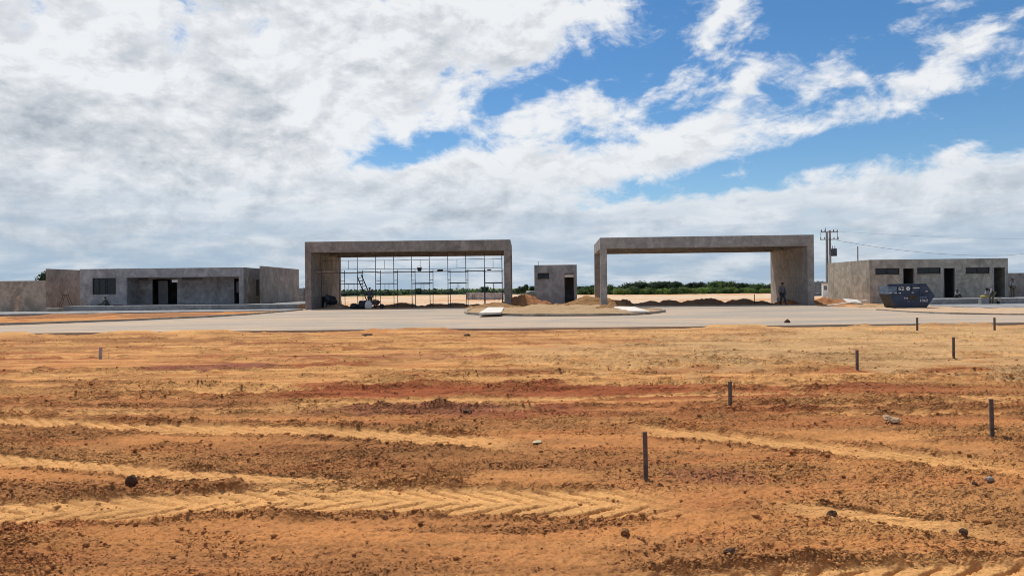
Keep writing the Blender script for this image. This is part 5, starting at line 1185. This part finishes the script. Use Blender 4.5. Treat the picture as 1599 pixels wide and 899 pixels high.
proto(1, 6.0, 3.0, 1.3, 14, 1500, 0.28, 'leaf_dark'); proto(2, 6.5, 2.6, 1.6, 12, 1400, 0.32, 'leaf_dark'); proto(3, 5.5, 3.2, 1.0, 15, 1500, 0.34, 'leaf_mid'); proto(4, 7.5, 2.2, 2.2, 10, 1200, 0.32, 'leaf_dark')
proto(5, 2.6, 2.2, 0.2, 12, 1100, 0.24, 'leaf_mid'); proto(6, 2.3, 2.0, 0.15, 11, 1000, 0.22, 'leaf_bright'); proto(7, 2.9, 2.4, 0.2, 12, 1100, 0.24, 'leaf_mid')
def tree(k, x, y, top, label, group=None, name='tree', cat='tree', wide=1.0):
    cm_, tm, H = PROTO[k]; z = float(terrain(x, y)) - 0.05; s_ = (top - z) / H
    t = empty(name, (x, y, z), random.uniform(0, 6.28)); t.scale = (s_ * wide, s_ * wide, s_); tag(t, label, cat, group)
    c = bpy.data.objects.new('crown', cm_); col.objects.link(c); c.parent = t; b = bpy.data.objects.new('trunk', tm); col.objects.link(b); b.parent = t
    return t
rt = random.Random(3)
def top_at(px, py, Y): return at_depth(px, py, Y).z
SKY_R = [(900, 447.5), (930, 446), (945, 444.5), (975, 443), (1000, 442), (1040, 440.5), (1070, 441.5), (1100, 442), (1120, 440.5), (1150, 440.8), (1170, 443), (1190, 445), (1215, 444.5), (1260, 444)]
gA = 'dark trees of the wood seen through the right gate'; gB = 'bright shrubs along the field edge'; gC = 'far low trees seen through the scaffold'
def interp(tab, x):
    return float(np.interp(x, [a for a, _ in tab], [b for _, b in tab]))
for i in range(64):
    px = 896 + i * 5.9 + rt.uniform(-3, 3); Y = rt.uniform(176, 250); x = at_depth(px, 450, Y).x
    tree(rt.choice([0, 1, 0, 2, 1]), x, Y, top_at(px, interp(SKY_R, px) - 1.6 + abs(rt.gauss(0, 3.2)), Y), 'dark green tree in the wood beyond the right-hand gate', gA, wide=rt.uniform(1.0, 1.4))
for i in range(46):
    px = 900 + i * 7.8 + rt.uniform(-4, 4); Y = rt.uniform(150, 166); x = at_depth(px, 450, Y).x
    br = rt.choice([5, 4, 6, 5]) if px > 985 else rt.choice([4, 6, 5])
    tree(br, x, Y, top_at(px, 450.5 + rt.uniform(-2.0, 3.5) - 0.010 * max(0, px - 1100), Y), 'bushy green shrub at the foot of the wood beyond the right-hand gate', gB, 'shrub', 'shrub', wide=rt.uniform(1.0, 1.5))
tree(3, at_depth(1038, 450, 215).x, 215, top_at(1038, 438.8, 215), 'tree standing a little above the wood beyond the right-hand gate')
ordn = ['nearest the booth', 'second from the booth', 'third from the booth', 'fourth from the booth', 'fifth from the booth', 'sixth from the booth']
lf_ = sorted([(808, 450, 0, 1.1), (822, 443.2, 1, 1.0), (815, 447, 0, 1.2), (832, 446.5, 0, 1.1), (838, 448, 2, 1.1), (797, 452, 0, 1.2)], reverse=True)
rg_ = [(907, 446.8, 0, 1.2), (919, 447.5, 0, 1.2), (927, 444.0, 1, 1.0)]
for sd_, ls_ in (('left', lf_), ('right', rg_)):
    for n_, (px, py, k, w_) in enumerate(ls_):
        Y = rt.uniform(165, 182); tree(k, at_depth(px, 450, Y).x, Y, top_at(px, py, Y), 'dark tree seen %s of the guard booth, %s' % (sd_, ordn[n_]), 'trees %s of the booth' % sd_, wide=w_)
for i in range(58):
    px = 500 + i * 5.2 + rt.uniform(-3, 3); Y = rt.uniform(300, 380); x = at_depth(px, 450, Y).x
    tree(rt.choice([0, 1, 2, 0]), x, Y, top_at(px, 455.8 - 0.010 * (px - 540) + rt.uniform(-1.2, 2.0), Y), 'small dark tree in the far line seen through the scaffold', gC, wide=rt.uniform(1.1, 1.7))
tree(3, at_depth(655, 450, 260).x, 260, top_at(655, 449.5, 260), 'taller lone tree standing out of the far line behind the scaffold', wide=1.3)
tree(0, at_depth(757, 450, 190).x, 190, top_at(757, 447.0, 190), 'broad round tree above the block pallets behind the scaffold', wide=1.3)
for i in range(20):
    px = 560 + i * 11 + rt.uniform(-5, 5); Y = rt.uniform(196, 206); tree(rt.choice([5, 4, 5]), at_depth(px, 450, Y).x, Y, top_at(px, 459.8 + rt.uniform(-1, 1), Y), 'low pale green shrub on the field crest behind the scaffold', 'low shrubs on the crest', 'shrub', 'shrub', wide=1.6)
tree(0, at_depth(68, 430, 92).x, 92, top_at(68, 424.5, 92), 'leafy tree top showing over the wall at far left', wide=0.55)
for px, sd_ in ((1281, 'left'), (1302, 'right')): tree(0, at_depth(px, 450, 135).x, 135, top_at(px, 438.8, 135), 'dark tree peeping over the fence, %s of the utility pole' % sd_, 'trees over the fence', wide=0.9)
# a far wood that closes the horizon
def far_wood():
    rs = random.Random(9); V = []; F = []
    for k in range(16000):
        Y = rs.uniform(420, 520); x = rs.uniform(-0.9, 0.95) * Y; zt = float(0.2 + 1.7 * (rs.random() ** 2)) * (0.5 + 0.9 * float(vnoise(np.array([x * 0.05]), np.array([3.0]))[0])) ; z = -6 + (zt + 6.0) * rs.random() ** 0.5; s_ = rs.uniform(0.5, 1.1)
        u = Vector((rs.gauss(0, 1), rs.gauss(0, 1), rs.gauss(0, 1))).normalized(); w = u.orthogonal().normalized(); b = len(V); p_ = Vector((x, Y, z))
        V += [tuple(p_ - u * s_), tuple(p_ - w * s_), tuple(p_ + u * s_), tuple(p_ + w * s_)]; F.append((b, b + 1, b + 2, b + 3))
    me = bpy.data.meshes.new('distant_wood'); me.from_pydata(V, [], F); return mesh_obj('distant_wood', me, M['leaf_dark'])
tag(far_wood(), 'thin dark line of distant woodland along the horizon', 'wood', kind='stuff')
